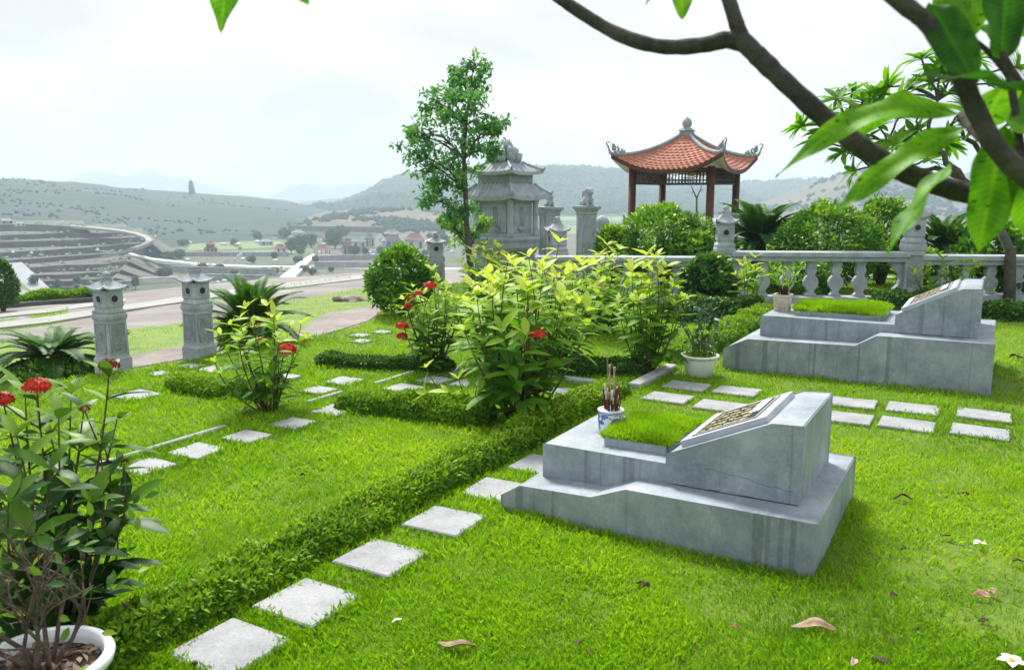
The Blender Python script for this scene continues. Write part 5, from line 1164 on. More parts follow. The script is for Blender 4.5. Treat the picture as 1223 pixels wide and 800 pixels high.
def cycad(label, loc, trunk_h, nf, fl, el0=8, el1=82, seed=1, leaf=.16, mat='cycad_leaf', tone=0.0, droop=.85):
    g = np.random.default_rng(seed); t = thing('cycad', label, 'cycad', loc); m = MB()
    tr = .075 * fl + .03; kk = random.Random(seed)
    m.lathe([(tr * 1.05, -.05)] + [(tr * (1 + .12 * (i % 2)), trunk_h * i / 9) for i in range(10)] + [(tr * .6, trunk_h + .05), (.002, trunk_h + .08)], 14, smooth=False); m.build('trunk', MAT['bark'], t)
    P_, D_, N_, L_, T_ = [], [], [], [], []; m = MB()
    for i in range(nf):
        az = i * 2.39996 + kk.uniform(-.2, .2); q = (i + .5) / nf; el = R(el0 + (el1 - el0) * q + kk.uniform(-6, 6)); ln = fl * kk.uniform(.85, 1.05) * (1 - .22 * q)
        o = np.array([math.cos(az), math.sin(az), 0]); pt = np.array([0, 0, trunk_h]) + o * tr * .5; pts = [pt]; a = el
        for s in range(14):
            pt = pt + (o * math.cos(a) + np.array([0, 0, math.sin(a)])) * ln / 14; a -= R(droop * 100 / 14) * (.35 + s / 14); pts.append(pt)
        m.tube(pts, list(np.linspace(.012 * fl + .003, .002, 15)), 5); pts = np.array(pts); sd = np.array([-o[1], o[0], 0])
        nl = 40
        for s in np.linspace(.10, .995, nl):
            x = s * 14; j = min(13, int(x)); c = pts[j] + (pts[j + 1] - pts[j]) * (x - j); tg = unit(pts[j + 1] - pts[j]); up = np.cross(sd, tg); up = up if up[2] > 0 else -up
            w = math.sin(math.pi * min(1, .12 + .88 * s) ** .8) ** .6
            for sg in (-1, 1):
                P_.append(c); D_.append(sd * sg * .95 + tg * (.45 + .5 * s) + up * .32); N_.append(up + sd * sg * -.3); L_.append(leaf * fl * (.35 + .65 * w) * kk.uniform(.9, 1.1)); T_.append(np.clip(.35 + tone + .4 * q + kk.gauss(0, .12), 0, 1))
    L_ = np.array(L_); leaf_mesh('fronds', MAT[mat], t, np.array(P_), np.array(D_), np.array(N_), L_, np.maximum(.008, L_ * .14) * 1.6, np.array(T_), 'drop', .1, .18)
    m.build('frond_stalks', MAT['stem_green'], t); return t
p = P(64, 447, -.2); cycad('spreading cycad in a small bed at the left edge of the lawn', (p[0], p[1], -.2), .17, 30, .74, 2, 60, seed=71, tone=-.05)
bush('low leafy ground cover under the spreading left cycad', (p[0] + .1, p[1] - .05, -.25), .38, .22, 1800, .06, 'bush_leaf', seed=72, name='ground_cover', cat='ground cover')
m = MB(); m.lathe([(.50, -.10), (.52, .07), (.47, .08), (.46, -.05)], 32, (p[0] + .08, p[1] - .02, -.28)); tag(m.build('bed_edging', MAT['weathered_stone']), 'dark round stone edging of the left cycad bed', 'edging')
p = P(303, 412); cycad('upright cycad with a dark trunk behind the left red flower shrub', (p[0] - .2, p[1] + .15, -.22), .40, 34, .78, 14, 84, seed=73, tone=.05, droop=.7)
bush('tuft of long grass like leaves under the upright cycad', (p[0] - .2, p[1] + .1, -.1), .22, .34, 900, .16, 'bush_leaf', seed=74, name='ground_cover', cat='ground cover', tone=.2)
cycad('wide dark cycad behind the balustrade next to the left lantern post', at_r(906, 16.2), .75, 44, 1.30, 8, 80, seed=75, leaf=.15)
cycad('small cycad between the large round bush and the left lantern post', at_r(838, 15.6), .62, 30, .95, 5, 75, seed=76, leaf=.16)
cycad('cycad behind the balustrade right of the right lantern post', at_r(1128, 15.8), .70, 36, 1.0, 15, 84, seed=77, leaf=.15, tone=-.05)
cycad('far cycad peeping out between the wide cycad and the dense round bush', at_r(952, 17.4), .72, 26, .95, 10, 75, seed=78, leaf=.16)
cycad('low cycad in the right corner behind the balustrade', at_r(1222, 15.2), .35, 30, .95, 8, 70, seed=79, leaf=.16)

def limb(m, a, b, r0, r1, k, wob=.06, n=7):
    a, b = np.asarray(a, float), np.asarray(b, float); L = np.linalg.norm(b - a)
    pts = [a + (b - a) * s + (np.array([k.gauss(0, 1), k.gauss(0, 1), k.gauss(0, .5)]) * wob * L * math.sin(math.pi * s)) * .6 + np.array([0, 0, .10 * L * math.sin(math.pi * s)]) for s in np.linspace(0, 1, n)]
    pts[0] = a; pts[-1] = b; m.tube(pts, list(np.linspace(r0, r1, n)), 7); return pts
# slim tree in the middle
RT = 13.2; tb = at_r(566, RT); kk = random.Random(5)
t = thing('slim_tree', 'slim tall tree with a loose airy crown left of the stone shrine', 'tree', tb); m = MB(); T0 = np.array(tb)
tp = [np.array(PR(x, y, RT)) - T0 for x, y in ((560, 300), (557, 265), (556, 228), (554, 190), (556, 150), (560, 120), (565, 86))]; tp = [np.array([0, 0, -.05])] + tp
m.tube(tp, [.07, .05, .044, .04, .034, .026, .016, .007], 10)
clumps = [(568, 72, 13), (556, 90, 15), (573, 94, 13), (536, 108, 17), (512, 124, 15), (560, 118, 20), (540, 136, 22), (500, 150, 17), (576, 140, 18), (600, 143, 12), (520, 166, 24), (550, 164, 24), (490, 179, 15), (580, 172, 16), (505, 196, 18), (535, 195, 22), (557, 196, 15), (596, 176, 9), (519, 220, 16), (545, 222, 18), (512, 236, 10), (531, 247, 12), (553, 250, 10), (548, 276, 13), (561, 289, 15), (536, 268, 9), (577, 268, 9), (486, 160, 8), (545, 80, 8), (590, 155, 10), (528, 120, 12)]
PP, TT = [], []
for i, (x, y, r) in enumerate(clumps):
    x = 545 + (x - 545) * .93; y = 180 + (y - 180) * (.90 if y < 180 else 1); c = np.array(PR(x, y, RT + kk.uniform(-.4, .4))) - T0; rr = r * RT / 1000 * .80
    j = int(np.argmin([abs((q[2] + .16) - (c[2] - .32 * math.hypot(c[0] - q[0], c[1] - q[1]))) for q in tp[1:]])) + 1
    pts = limb(m, tp[j], c, .022, .006, kk)
    for _ in range(7):
        e = c + np.array([kk.gauss(0, .7), kk.gauss(0, .7), kk.gauss(0, .7)]) * rr; limb(m, pts[4], e, .007, .003, kk, n=4)
        n = kk.randint(18, 38); PP.append(e + rng.normal(0, .36, (n, 3)) * rr * [1, 1, .7]); TT.append(np.full(n, .45 + kk.gauss(0, .16) + (.35 if y > 260 else 0)))
PP = np.concatenate(PP); n = len(PP); TT = np.clip(np.concatenate(TT) + rng.normal(0, .12, n), 0, 1)
leaf_mesh('crown', MAT['tree_leaf'], t, PP, rand_dirs(n) + [0, 0, -.25], rand_dirs(n) * .8 + [0, 0, .8], .085 * rng.uniform(.7, 1.3, n), .040 * rng.uniform(.8, 1.2, n), TT, 'drop', .2, .25)
m.build('trunk', MAT['bark'], t)

def rosette(c, axis, n, L, k, P_, D_, N_, L_, T_, tone=.5):
    axis = unit(np.asarray(axis, float)); ref = unit(np.cross(axis, [.3, .9, .1])); o = np.cross(axis, ref)
    for i in range(n):
        az = i * 2.4; e = k.uniform(.05, .9); d = ref * math.cos(az) + o * math.sin(az) + axis * e
        P_.append(np.asarray(c) - axis * .03 * i / n); D_.append(d); N_.append(axis - (ref * math.cos(az) + o * math.sin(az)) * e * .5); L_.append(L * k.uniform(.65, 1.1)); T_.append(np.clip(tone + .25 * (e - .4) + k.gauss(0, .15), 0, 1))
# frangipani tree behind the balustrade
RF = 14.2; fb = at_r(1212, RF); T0 = np.array(fb); kk = random.Random(17)
t = thing('frangipani_tree', 'frangipani tree with forking grey limbs behind the balustrade at the right', 'tree', fb); m = MB(); Q = lambda x, y, dr_=0.0: np.array(PR(x, y, RF + dr_)) - T0
trunk = [np.array([0, 0, -.05]), Q(1207, 300), Q(1188, 262)]; m.tube(trunk, [.09, .075, .068], 10)
forks = {'a': Q(1150, 215), 'b': Q(1175, 190, .5), 'c': Q(1105, 170, -.3), 'd': Q(1085, 205, .2), 'e': Q(1135, 150, .4), 'f': Q(1060, 170), 'g': Q(1120, 120, -.2), 'h': Q(1040, 200, .3), 'i': Q(1010, 165, .1)}
for a_, b_, r0, r1 in ((trunk[2], forks['a'], .075, .05), (trunk[2], forks['b'], .065, .04), (forks['a'], forks['c'], .05, .034), (forks['a'], forks['d'], .045, .03), (forks['b'], forks['e'], .04, .03), (forks['c'], forks['f'], .034, .022), (forks['c'], forks['g'], .032, .02), (forks['d'], forks['h'], .03, .02), (forks['f'], forks['i'], .022, .016)): limb(m, a_, b_, r0, r1, kk)
P_, D_, N_, L_, T_ = [], [], [], [], []
for x, y in ((958, 150), (972, 168), (990, 135), (1000, 118), (1018, 108), (1032, 122), (1042, 112), (1060, 104), (1076, 116), (1086, 106), (1100, 70), (1112, 98), (1122, 80), (1008, 182), (1030, 168), (1048, 150), (1075, 140), (1092, 160), (1062, 200), (1020, 204), (1108, 190), (1132, 112), (1050, 182), (985, 155), (1010, 145), (1028, 140), (1088, 130), (1140, 90), (1155, 130), (1170, 150), (1195, 170), (1210, 140), (1180, 100), (1205, 110), (1130, 170), (1070, 172), (1040, 132), (1215, 80), (1165, 70), (1000, 160)):
    e = Q(x, y, kk.uniform(-.5, .5)); j = min(forks.values(), key=lambda q: np.linalg.norm(q - e) + (0.6 if q[2] > e[2] else 0)); limb(m, j, e, .018, .013, kk, .05)
    rosette(e, e - j + np.array([0, 0, .35]), 18, .36, kk, P_, D_, N_, L_, T_, .82)
L_ = np.array(L_); leaf_mesh('crown', MAT['frangipani_leaf'], t, np.array(P_), np.array(D_), np.array(N_), L_, L_ * .27, np.array(T_), 'lance', .15, rng.uniform(.1, .4, len(L_)))
m.build('trunk', MAT['bark'], t)
# bare sapling seen through the pavilion
RB = 22.0; sb = at_r(832, RB - 1.6); m = MB(); T0 = np.array(sb); Q = lambda x, y: np.array(PR(x, y, RB - 1.6)) - T0
t = thing('bare_sapling', 'thin bare sapling with a forked stem between the pavilion columns', 'tree', sb)
m.tube([(0, 0, -.05), Q(832, 270), Q(832, 237)], [.03, .026, .022], 7); m.tube([Q(832, 237), Q(828, 228), Q(825, 221)], [.02, .014, .008], 6); m.tube([Q(832, 237), Q(836, 228), Q(839, 220)], [.02, .014, .008], 6); m.build('trunk', MAT['bark'], t)
m = MB()
for a_, b_ in (((828, 228), (826, 233)), ((836, 228), (841, 226)), ((825, 221), (822, 217)), ((839, 220), (841, 215))): m.tube([Q(*a_), Q(*b_)], [.009, .004], 5)
m.build('branches', MAT['bark'], t)
for x in (997, 1006):
    b0 = at_r(x + 50, 17.2); T0 = np.array(b0); t = thing('bare_sapling', 'thin dark pole like sapling behind the right round bushes, %s one' % ('left' if x == 997 else 'right'), 'tree', b0)
    m = MB(); q0 = np.array(PR(x + 49, 236, 17.2)) - T0; m.tube([(0, 0, -.05), q0 * [1, 1, .5], q0], [.03, .024, .014], 6); m.build('trunk', MAT['bark'], t)
    m = MB(); m.tube([q0, q0 + [.06, 0, .12]], [.012, .004], 5); m.tube([q0, q0 + [-.05, 0, .10]], [.012, .004], 5); m.build('branches', MAT['bark'], t)

# ================================================================ FRANGIPANI TREE WE STAND UNDER
def PD(px, py, d): return _o + ray(px, py) * (d / FPX)
tb = PD(1470, 300, 1.25); tb[2] = 0; T0 = tb.copy()
t = thing('frangipani_tree', 'overhanging frangipani tree with thick dark branches and long leaves close to the viewer', 'tree', tb)
def smooth_path(pts, n=6):
    p = [np.asarray(q, float) for q in pts]; p = [2 * p[0] - p[1]] + p + [2 * p[-1] - p[-2]]; out = []
    for i in range(1, len(p) - 2):
        for s in np.linspace(0, 1, n, endpoint=False):
            out.append(.5 * ((2 * p[i]) + (-p[i - 1] + p[i + 1]) * s + (2 * p[i - 1] - 5 * p[i] + 4 * p[i + 1] - p[i + 2]) * s * s + (-p[i - 1] + 3 * p[i] - 3 * p[i + 1] + p[i + 2]) * s ** 3))
    out.append(p[-2]); return out
def branch(name, pts, r0, r1, seed, knob=.055):
    pt = smooth_path([PD(*q) - T0 if len(q) == 3 and q[2] < 9 else np.array(q) for q in pts], 9); n = len(pt); k = np.random.default_rng(seed); rr = np.linspace(r0, r1, n) * (1 + knob * (vnoise(np.arange(n) * .55, np.zeros(n), seed) - .5) * 2 + .35 * knob * k.normal(0, 1, n))
    m = MB(); m.tube(pt, list(rr), 14); return m.build(name, MAT['dark_bark'], t)
tr = [np.array([0, 0, -.05]), np.array([.02, 0, .5]), np.array([-.02, .02, 1.0]), PD(1400, 288, 1.27) - T0]
m = MB(); m.tube(smooth_path(tr), list(np.linspace(.09, .05, len(smooth_path(tr)))), 12); m.build('trunk', MAT['dark_bark'], t)
branch('branch', [(1400, 288, 1.27), (1320, 262, 1.27), (1223, 240, 1.28), (1160, 232, 1.3), (1100, 214, 1.32), (1050, 189, 1.34), (1000, 154, 1.36), (950, 110, 1.38), (908, 70, 1.40), (884, 46, 1.41)], .0165, .0160, 1)
branch('branch', [(892, 54, 1.41), (868, 48, 1.42), (840, 54, 1.43), (790, 56, 1.45), (740, 42, 1.47), (690, 13, 1.49), (640, -22, 1.5), (560, -80, 1.5), (430, -125, 1.48), (285, -95, 1.4)], .0150, .008, 2)
branch('branch', [(890, 54, 1.41), (880, 30, 1.415), (868, -5, 1.42), (845, -45, 1.42), (818, -60, 1.42)], .0145, .009, 3)
branch('branch', [(1400, 288, 1.27), (1300, 262, 1.2), (1228, 214, 1.12), (1190, 176, 1.1), (1165, 130, 1.1), (1140, 76, 1.1), (1110, 31, 1.1), (1072, 0, 1.1), (1030, -35, 1.1)], .0145, .011, 4)
branch('twig', [(1223, 214, 1.12), (1215, 150, 1.15), (1205, 90, 1.16), (1192, 50, 1.16), (1178, -8, 1.16)], .006, .004, 5)
branch('twig', [(1205, 90, 1.16), (1180, 62, 1.16), (1150, 38, 1.15)], .005, .003, 6)
branch('twig', [(1320, 200, 1.12), (1260, 150, 1.12), (1223, 104, 1.12), (1196, 62, 1.13)], .006, .004, 7)
branch('twig', [(1190, 176, 1.1), (1172, 160, 1.14), (1150, 140, 1.2)], .011, .009, 8)
def big_leaf(a, b, w, seed, tone=.55, arch=.12, face=None, edge=0.0):
    """one long frangipani leaf: midrib, paired veins, gentle arch"""
    a = PD(*a) - T0; b = PD(*b) - T0; L = np.linalg.norm(b - a); d = (b - a) / L; up = np.array(face if face is not None else -_f + np.array([0, 0, .5])); up = up - d * (up @ d); up /= np.linalg.norm(up); sd = np.cross(d, up)
    if edge: c_, s_ = math.cos(edge), math.sin(edge); up, sd = up * c_ + sd * s_, sd * c_ - up * s_
    nr_, nc = 120, 13; V = []; T = []; g = np.random.default_rng(seed); ph = g.uniform(0, 6)
    for i in range(nr_ + 1):
        s = i / nr_; ww = w * .5 * (math.sin(math.pi * min(1, s ** .85)) ** .75) * (1 if s < .98 else .4) + .0015
        for j in range(nc):
            v = j / (nc - 1) * 2 - 1; p = a + d * L * s + np.array([0, 0, arch * L * math.sin(math.pi * s)]) + sd * ww * v + up * (.18 * abs(v) * ww + .006 * math.sin(s * 13 + ph) * v * abs(v))
            V.append(p); vein = 1 if abs((s * 20 - abs(v) * 1.4) % 1 - .5) < .10 else 0; T.append(np.clip(tone + .17 * vein + (.30 if abs(v) < .01 else 0) + .08 * math.sin(7 * s + ph) + .30 * (float(vnoise(np.array(s * 9 + ph), np.array(v * 2.5 + ph), seed)) - .5) - (.9 if float(vnoise(np.array(s * 46 + ph), np.array(v * 9.0), seed + 2)) > .94 else 0), 0, 1))
    I = np.arange((nr_ + 1) * nc).reshape(nr_ + 1, nc); F = np.stack([I[:-1, :-1], I[:-1, 1:], I[1:, 1:], I[1:, :-1]], -1).reshape(-1, 4)
    np_mesh('leaf', np.array(V), [F], MAT['frangipani_leaf'], t, {'tint': np.array(T)})
for a_, b_, w, tn, ar, ed in (((1152, 138, 1.2), (926, 212, 1.28), .043, .74, .17, .2), ((1155, 150, 1.2), (996, 256, 1.24), .040, .72, .06, .3), ((1150, 132, 1.22), (1010, 168, 1.5), .05, .7, .10, .9), ((1200, 150, 1.16), (1168, 301, 1.2), .068, .66, .0, .0), ((1135, 195, 1.22), (1060, 305, 1.15), .045, .7, .04, 1.15),
                              ((1112, 5, 1.1), (1166, 100, 1.05), .050, .2, .0, .5), ((1225, 108, 1.08), (1098, 92, 1.0), .050, .12, .03, .8), ((1158, 44, 1.15), (1145, -60, 1.2), .062, .9, .0, .0), ((1196, 70, 1.14), (1205, -70, 1.1), .075, .12, .0, .2), ((1300, 190, 1.1), (1186, 140, 1.15), .055, .8, .04, .4),
                              ((1192, 50, 1.16), (1130, 20, 1.25), .05, .6, .04, .5), ((1205, 90, 1.16), (1170, 160, 1.25), .06, .75, .0, .3), ((1215, 150, 1.15), (1290, 60, 1.2), .06, .6, .0, .3), ((1178, -8, 1.16), (1250, 40, 1.2), .06, .7, .0, .3), ((1150, 38, 1.15), (1110, -40, 1.2), .05, .8, .0, .2), ((1215, 170, 1.15), (1240, 300, 1.25), .06, .7, .0, .5),
                              ((278, -92, 1.4), (264, 40, 1.42), .058, .78, .0, .1), ((290, -95, 1.4), (370, 6, 1.44), .045, .6, .0, .6), ((812, -58, 1.42), (816, 23, 1.42), .042, .75, .0, .2), ((818, -60, 1.42), (772, 5, 1.44), .03, .15, .0, 1.1)):
    big_leaf(a_, b_, w, int(a_[0] + b_[1]), tn, ar, None, ed)

# ================================================================ FALLEN LEAVES AND FLOWERS ON THE LAWN
def litter(name, label, cat, px, py, L, w, az, curl, mat, seed, lift=.02):
    L *= .85; w *= .85; p = P(px, py, lift); k = random.Random(seed); m = MB(); V = []; n, c = 14, 5; sk = k.uniform(.55, 1.8); tw = k.uniform(-.9, .9); bend = k.uniform(-.18, .18); phase = k.uniform(0, 6)
    for i in range(n + 1):
        s = i / n; ww = w * .5 * math.sin(math.pi * min(1, s * .96 + .02)) ** .8 + .001
        for j in range(c):
            v = j / (c - 1) * 2 - 1; V.append(((s - .5) * L, v * ww * (1 - .35 * curl) + bend * L * math.sin(math.pi * s), curl * L * (.24 * math.sin(math.pi * s ** sk) + .09 * math.sin(9 * s + phase)) + ww * .7 * v * v * (.4 + curl) + tw * v * ww * s))
    q = len(V); V += [(x, y, z + .0016) for x, y, z in V]
    f = []
    for i in range(n):
        for j in range(c - 1): a_ = i * c + j; f.append([a_, a_ + c, a_ + c + 1, a_ + 1]); f.append([q + a_, q + a_ + 1, q + a_ + c + 1, q + a_ + c])
    for i in range(n): f.append([i * c, q + i * c, q + (i + 1) * c, (i + 1) * c]); e = c - 1; f.append([i * c + e, (i + 1) * c + e, q + (i + 1) * c + e, q + i * c + e])
    m.add(V, f, 0, True); o = m.build(name, MAT[mat]); o.location = tuple(p); o.rotation_euler = (k.uniform(-.12, .12), k.uniform(-.08, .08), az); tag(o, label, cat, 'dry leaves fallen on the lawn' if cat == 'fallen leaf' else None)
for i, (px, py, L, w, az, cu, mt, l) in enumerate(((546, 769, .17, .05, .45, .35, 'dry_leaf', 'curled pale brown dead leaf near the bottom edge, centre of the lawn'), (972, 750, .20, .055, .5, .28, 'dry_leaf', 'large arched brown dead leaf below the near grave'), (765, 697, .055, .03, 0, .5, 'dark_leaf_litter', 'small dark shrivelled leaf just below the near grave front'), (772, 700, .05, .025, 1.2, .6, 'dark_leaf_litter', 'tiny dark curl beside the shrivelled leaf under the grave'),
        (693, 767, .06, .02, 1.3, .2, 'dark_leaf_litter', 'narrow dark leaf at the bottom, left of a matching one'), (704, 779, .05, .025, 2.2, .4, 'dark_leaf_litter', 'dark crumpled leaf at the bottom centre'), (474, 741, .05, .016, 1.1, .4, 'petal_white', 'small white curled petal right of the white stepping stones'), (1077, 596, .13, .035, .3, .55, 'dark_leaf_litter', 'dark curled leaf with raised stalk right of the near grave'),
        (1172, 711, .08, .035, .3, .35, 'red_litter', 'faded reddish flower lying near the right edge'), (1184, 708, .06, .035, 2.0, .5, 'dry_leaf', 'brown petal beside the faded reddish flower'), (1078, 656, .04, .03, 1.0, .5, 'dark_leaf_litter', 'small dark red crumpled petal right of the grave shadow'), (1174, 741, .05, .035, .6, .5, 'dark_leaf_litter', 'dark brown crumpled leaf above the white fallen flower'),
        (1017, 791, .06, .03, 1.6, .5, 'red_litter', 'pinkish dry petal at the bottom edge'), (1052, 788, .09, .02, -.3, .15, 'dark_leaf_litter', 'dark flat leaf strip at the bottom edge right of the pinkish petal'), (362, 568, .05, .03, .6, .6, 'dark_leaf_litter', 'dark crumpled leaf alone on the left lawn'), (1215, 670, .06, .03, .2, .4, 'dark_leaf_litter', 'dark leaf at the right edge level with the grave base'),
        (1150, 590, .09, .03, .5, .2, 'dark_leaf_litter', 'flat dark leaf on thin grass right of the curled dark leaf'), (1215, 428, .22, .07, 2.4, .4, 'dark_leaf_litter', 'dark brown leaf at the right edge beside the far grave'), (1185, 392, .12, .05, .2, .4, 'dark_leaf_litter', 'dark leaf by the far grave back corner'), (1200, 400, .09, .05, 1.2, .4, 'red_litter', 'pale faded petal by the far grave back corner'),
        (1065, 765, .04, .02, 1.8, .4, 'dark_leaf_litter', 'tiny dark scrap on the grass above the dark leaf strip'), (1093, 752, .035, .025, .8, .4, 'dark_leaf_litter', 'tiny dark scrap right of the large arched leaf'), (545, 690, .04, .02, .4, .2, 'dark_leaf_litter', 'tiny brown scrap on the lawn right of the stepping stones'), (878, 748, .03, .02, .4, .3, 'red_litter', 'tiny pink scrap left of the large arched leaf'), (1068, 712, .05, .03, .9, .3, 'dark_leaf_litter', 'dark scrap on bare grass below the grave shadow'), (1130, 640, .05, .03, .4, .3, 'dark_leaf_litter', 'dark scrap on thin grass left of the pink white petal'))):
    litter('fallen_leaf' if 'petal' not in mt and 'red' not in mt else 'fallen_petal', l, 'fallen leaf' if mt in ('dry_leaf', 'dark_leaf_litter') else 'petal', px, py, L, w, az, cu, mt, 300 + i)
def fallen_flower(label, px, py, s, seed, n=5):
    p = P(px, py, .035); t = thing('frangipani_flower', label, 'flower', p, seed); a = np.arange(n) * 2 * math.pi / n; d = np.stack([np.cos(a), np.sin(a), a * 0 + .35], 1)
    leaf_mesh('petals', MAT['white_petal'], t, np.zeros((n, 3)), d, np.tile([0, 0, 1.0], (n, 1)) + d * .1, np.full(n, s), np.full(n, s * .75), np.linspace(0, 1, n), 'fine', .25, .3)
    m = MB(); m.lathe([(.002, -.004), (s * .16, .004), (s * .22, s * .14), (s * .1, s * .10), (.001, s * .06)], 12); m.build('throat', MAT['petal_orange'], t)
m_leaf('white_petal', [(0, (.74, .68, .68)), (1, (.84, .80, .79))], .2, .5, (1, .95, .9))
fallen_flower('white frangipani flower with an orange throat lying in the bottom right corner', 1208, 789, .047, 1)
fallen_flower('wilted pinkish white frangipani flower on the lawn near the right edge', 1169, 648, .034, 2, 3)
p = P(233, 792, .022); m = MB(); m.ellipsoid((0, 0, .004), (.012, .009, .007), 6); o = m.build('seed', MAT['dark_leaf_litter']); o.location = tuple(p); tag(o, 'dark round seed on the stepping stone cut by the bottom edge', 'seed')

p = terr_pt(416, 360); t = thing('rubble_heap', 'small heap of brown rocks on the grass beyond the lawn edge', 'rocks', p); kk = random.Random(3); m = MB()
for i in range(14): m.ellipsoid((kk.uniform(-.5, .5), kk.uniform(-.25, .25), kk.uniform(0, .1)), (kk.uniform(.1, .22), kk.uniform(.08, .2), kk.uniform(.06, .12)), 6)
o = m.build('rocks', MAT['dirt'], t); md = o.modifiers.new('remesh', 'REMESH'); md.mode = 'VOXEL'; md.voxel_size = .05
# lawn paths behind the balustrade
for px0, y0, px1, y1, l in ((985, 334, 1062, 333, 'white paving strip seen between balusters behind the far grave'), (1110, 336, 1300, 330, 'white paving strip seen between balusters at the right edge')):
    a_, b_ = P(px0, y0), P(px1, y1); c = (a_ + b_) / 2; m = MB(); m.box((0, 0, .02), (float(np.linalg.norm(b_ - a_)), .5, .06)); o = m.build('paving_strip', MAT['slab_white']); o.location = (c[0], c[1], 0); o.rotation_euler = (0, 0, math.atan2(b_[1] - a_[1], b_[0] - a_[0])); tag(o, l, 'paving')

# ================================================================ FAR VALLEY: halls, gazebos, walls, lamps, trees
ZV = -28.0
def curved_far_roof(m, hx, hy, z0, z1, mat=0):
    n = 8; rings = []
    for k in range(n + 1):
        v = k / n; sx, sy = hx * (1 - v) + hx * .45 * v, hy * (1 - v) + .04 * hy * v; z = z0 + (z1 - z0) * v ** 1.3; lf = .22 * (z1 - z0) * (1 - v) ** 2
        rings.append([(-sx, -sy, z + lf), (0, -sy, z), (sx, -sy, z + lf), (sx, 0, z), (sx, sy, z + lf), (0, sy, z), (-sx, sy, z + lf), (-sx, 0, z)])
    m.loft(rings, mat)
def far_hall(label, px, py, wpx, hpx, roof, wall, tiers=1, cat='temple', name='temple_hall', rz=None, zg=ZV, open_=False):
    p = P(px, py, zg); r = hdist(p); sc_ = r / 1000.0; w, h = wpx * sc_, hpx * sc_; t = thing(name, label, cat, p, math.atan2(p[1], p[0]) - math.pi / 2 + (.25 if rz is None else rz))
    hw, hd = w / 2, w * .38; z = 0
    m = MB(); m.box((0, 0, .04 * h), (w * 1.05, hd * 2.1, .10 * h)); m.build('podium', MAT['pale_wall'], t)
    bh = h * (.50 if tiers == 1 else .36)
    if not open_: m = MB(); m.box((0, 0, .09 * h + bh / 2), (w * .78, hd * 1.5, bh)); wl = m.build('wall', MAT[wall], t)
    for sx in (-1, -.33, .33, 1):
        m = MB(); m.tube([(sx * hw * .84, -hd * .86, .08 * h), (sx * hw * .84, -hd * .86, .09 * h + bh)], w * .022, 8); m.build('column', MAT['pale_wall' if not open_ else 'red_wood'], t)
        if abs(sx) == 1: m = MB(); m.tube([(sx * hw * .84, hd * .86, .08 * h), (sx * hw * .84, hd * .86, .09 * h + bh)], w * .022, 8); m.build('column', MAT['pale_wall' if not open_ else 'red_wood'], t)
    if not open_:
        for x in (-.25, .25): m = MB(); m.box((x * w * .9, -hd * .755, .09 * h + bh * .45), (w * .16, .06 * sc_ * 10, bh * .8)); m.build('door', MAT['dark_wood'], wl)
    m = MB(); curved_far_roof(m, hw, hd * 1.1, .09 * h + bh, h * (1.0 if tiers == 1 else .68)); m.build('roof', MAT[roof], t)
    if tiers == 2:
        m = MB(); m.box((0, 0, h * .66), (w * .5, hd * .9, h * .2)); m.build('upper_wall', MAT[wall], t)
        m = MB(); curved_far_roof(m, hw * .72, hd * .8, h * .76, h); m.build('upper_roof', MAT[roof], t)
for a_ in (('small two tiered red gazebo on the green field of the valley', 252, 303.5, 15, 14, 'far_red_roof', 'red_wood', 2, 'gazebo', 'gazebo'), ('grey two tiered temple hall below the forested hill, left of the red roofed one', 469, 300, 25, 26, 'far_grey_roof', 'grey_wall', 2), ('temple hall with a pale red roof right of the grey two tiered hall', 495, 299, 24, 20, 'far_red_roof', 'pale_wall', 1),
           ('narrow pale stone gate tower in the valley', 441, 296, 13, 18, 'far_grey_roof', 'grey_wall', 1, 'gate', 'gate_tower'), ('red roofed gazebo with pale columns where the causeway ends', 385, 306, 17, 14, 'far_red_roof', 'pale_wall', 1, 'gazebo', 'gazebo', None, ZV, True), ('red roofed pavilion on a high grey base right of the causeway', 415, 305, 15, 20, 'far_red_roof', 'grey_wall', 2),
           ('little red roofed gazebo behind the valley trees', 386, 288, 14, 10, 'far_red_roof', 'pale_wall', 1, 'gazebo', 'gazebo', None, ZV, True), ('pale grey stepped hall among the valley trees', 357, 290, 20, 15, 'far_grey_roof', 'pale_wall', 2), ('small brown roofed house left of the valley trees', 335, 303, 13, 11, 'far_red_roof', 'pale_wall', 1, 'house', 'house'), ('little orange roofed hut among the low walls', 180, 326, 13, 8, 'far_red_roof', 'grey_wall', 1, 'house', 'house'),
           ('flat grey shed on the field beyond the gazebo', 318, 293, 16, 7, 'far_grey_roof', 'grey_wall', 1, 'house', 'house'), ('white walled hall between the pavilion and the gate tower', 428, 298, 18, 15, 'far_grey_roof', 'pale_wall', 1), ('pale hall half hidden behind the round bush', 520, 300, 20, 16, 'far_grey_roof', 'pale_wall', 1), ('blue grey hut at the top of the terraces', 8, 268, 12, 6, 'far_grey_roof', 'grey_wall', 1, 'house', 'house', None, -12.4), ('tiny pale hut at the left end of the top terrace', 24, 270, 9, 4, 'far_grey_roof', 'pale_wall', 1, 'house', 'house', None, -12.4)): far_hall(*a_)
def far_wall(label, px0, y0, px1, y1, h, mat='pale_wall', zg=ZV, th=.8):
    a_, b_ = P(px0, y0, zg), P(px1, y1, zg); c = (a_ + b_) / 2; L = float(np.linalg.norm(b_ - a_)); m = MB(); m.box((0, 0, h / 2 - .3), (L, th, h + .6)); m.box((0, 0, h + .07), (L + .3, th * 1.5, .15)); o = m.build('boundary_wall', MAT[mat]); o.location = tuple(c); o.rotation_euler = (0, 0, math.atan2(b_[1] - a_[1], b_[0] - a_[0])); tag(o, label, 'wall', 'low walls of the valley plots')
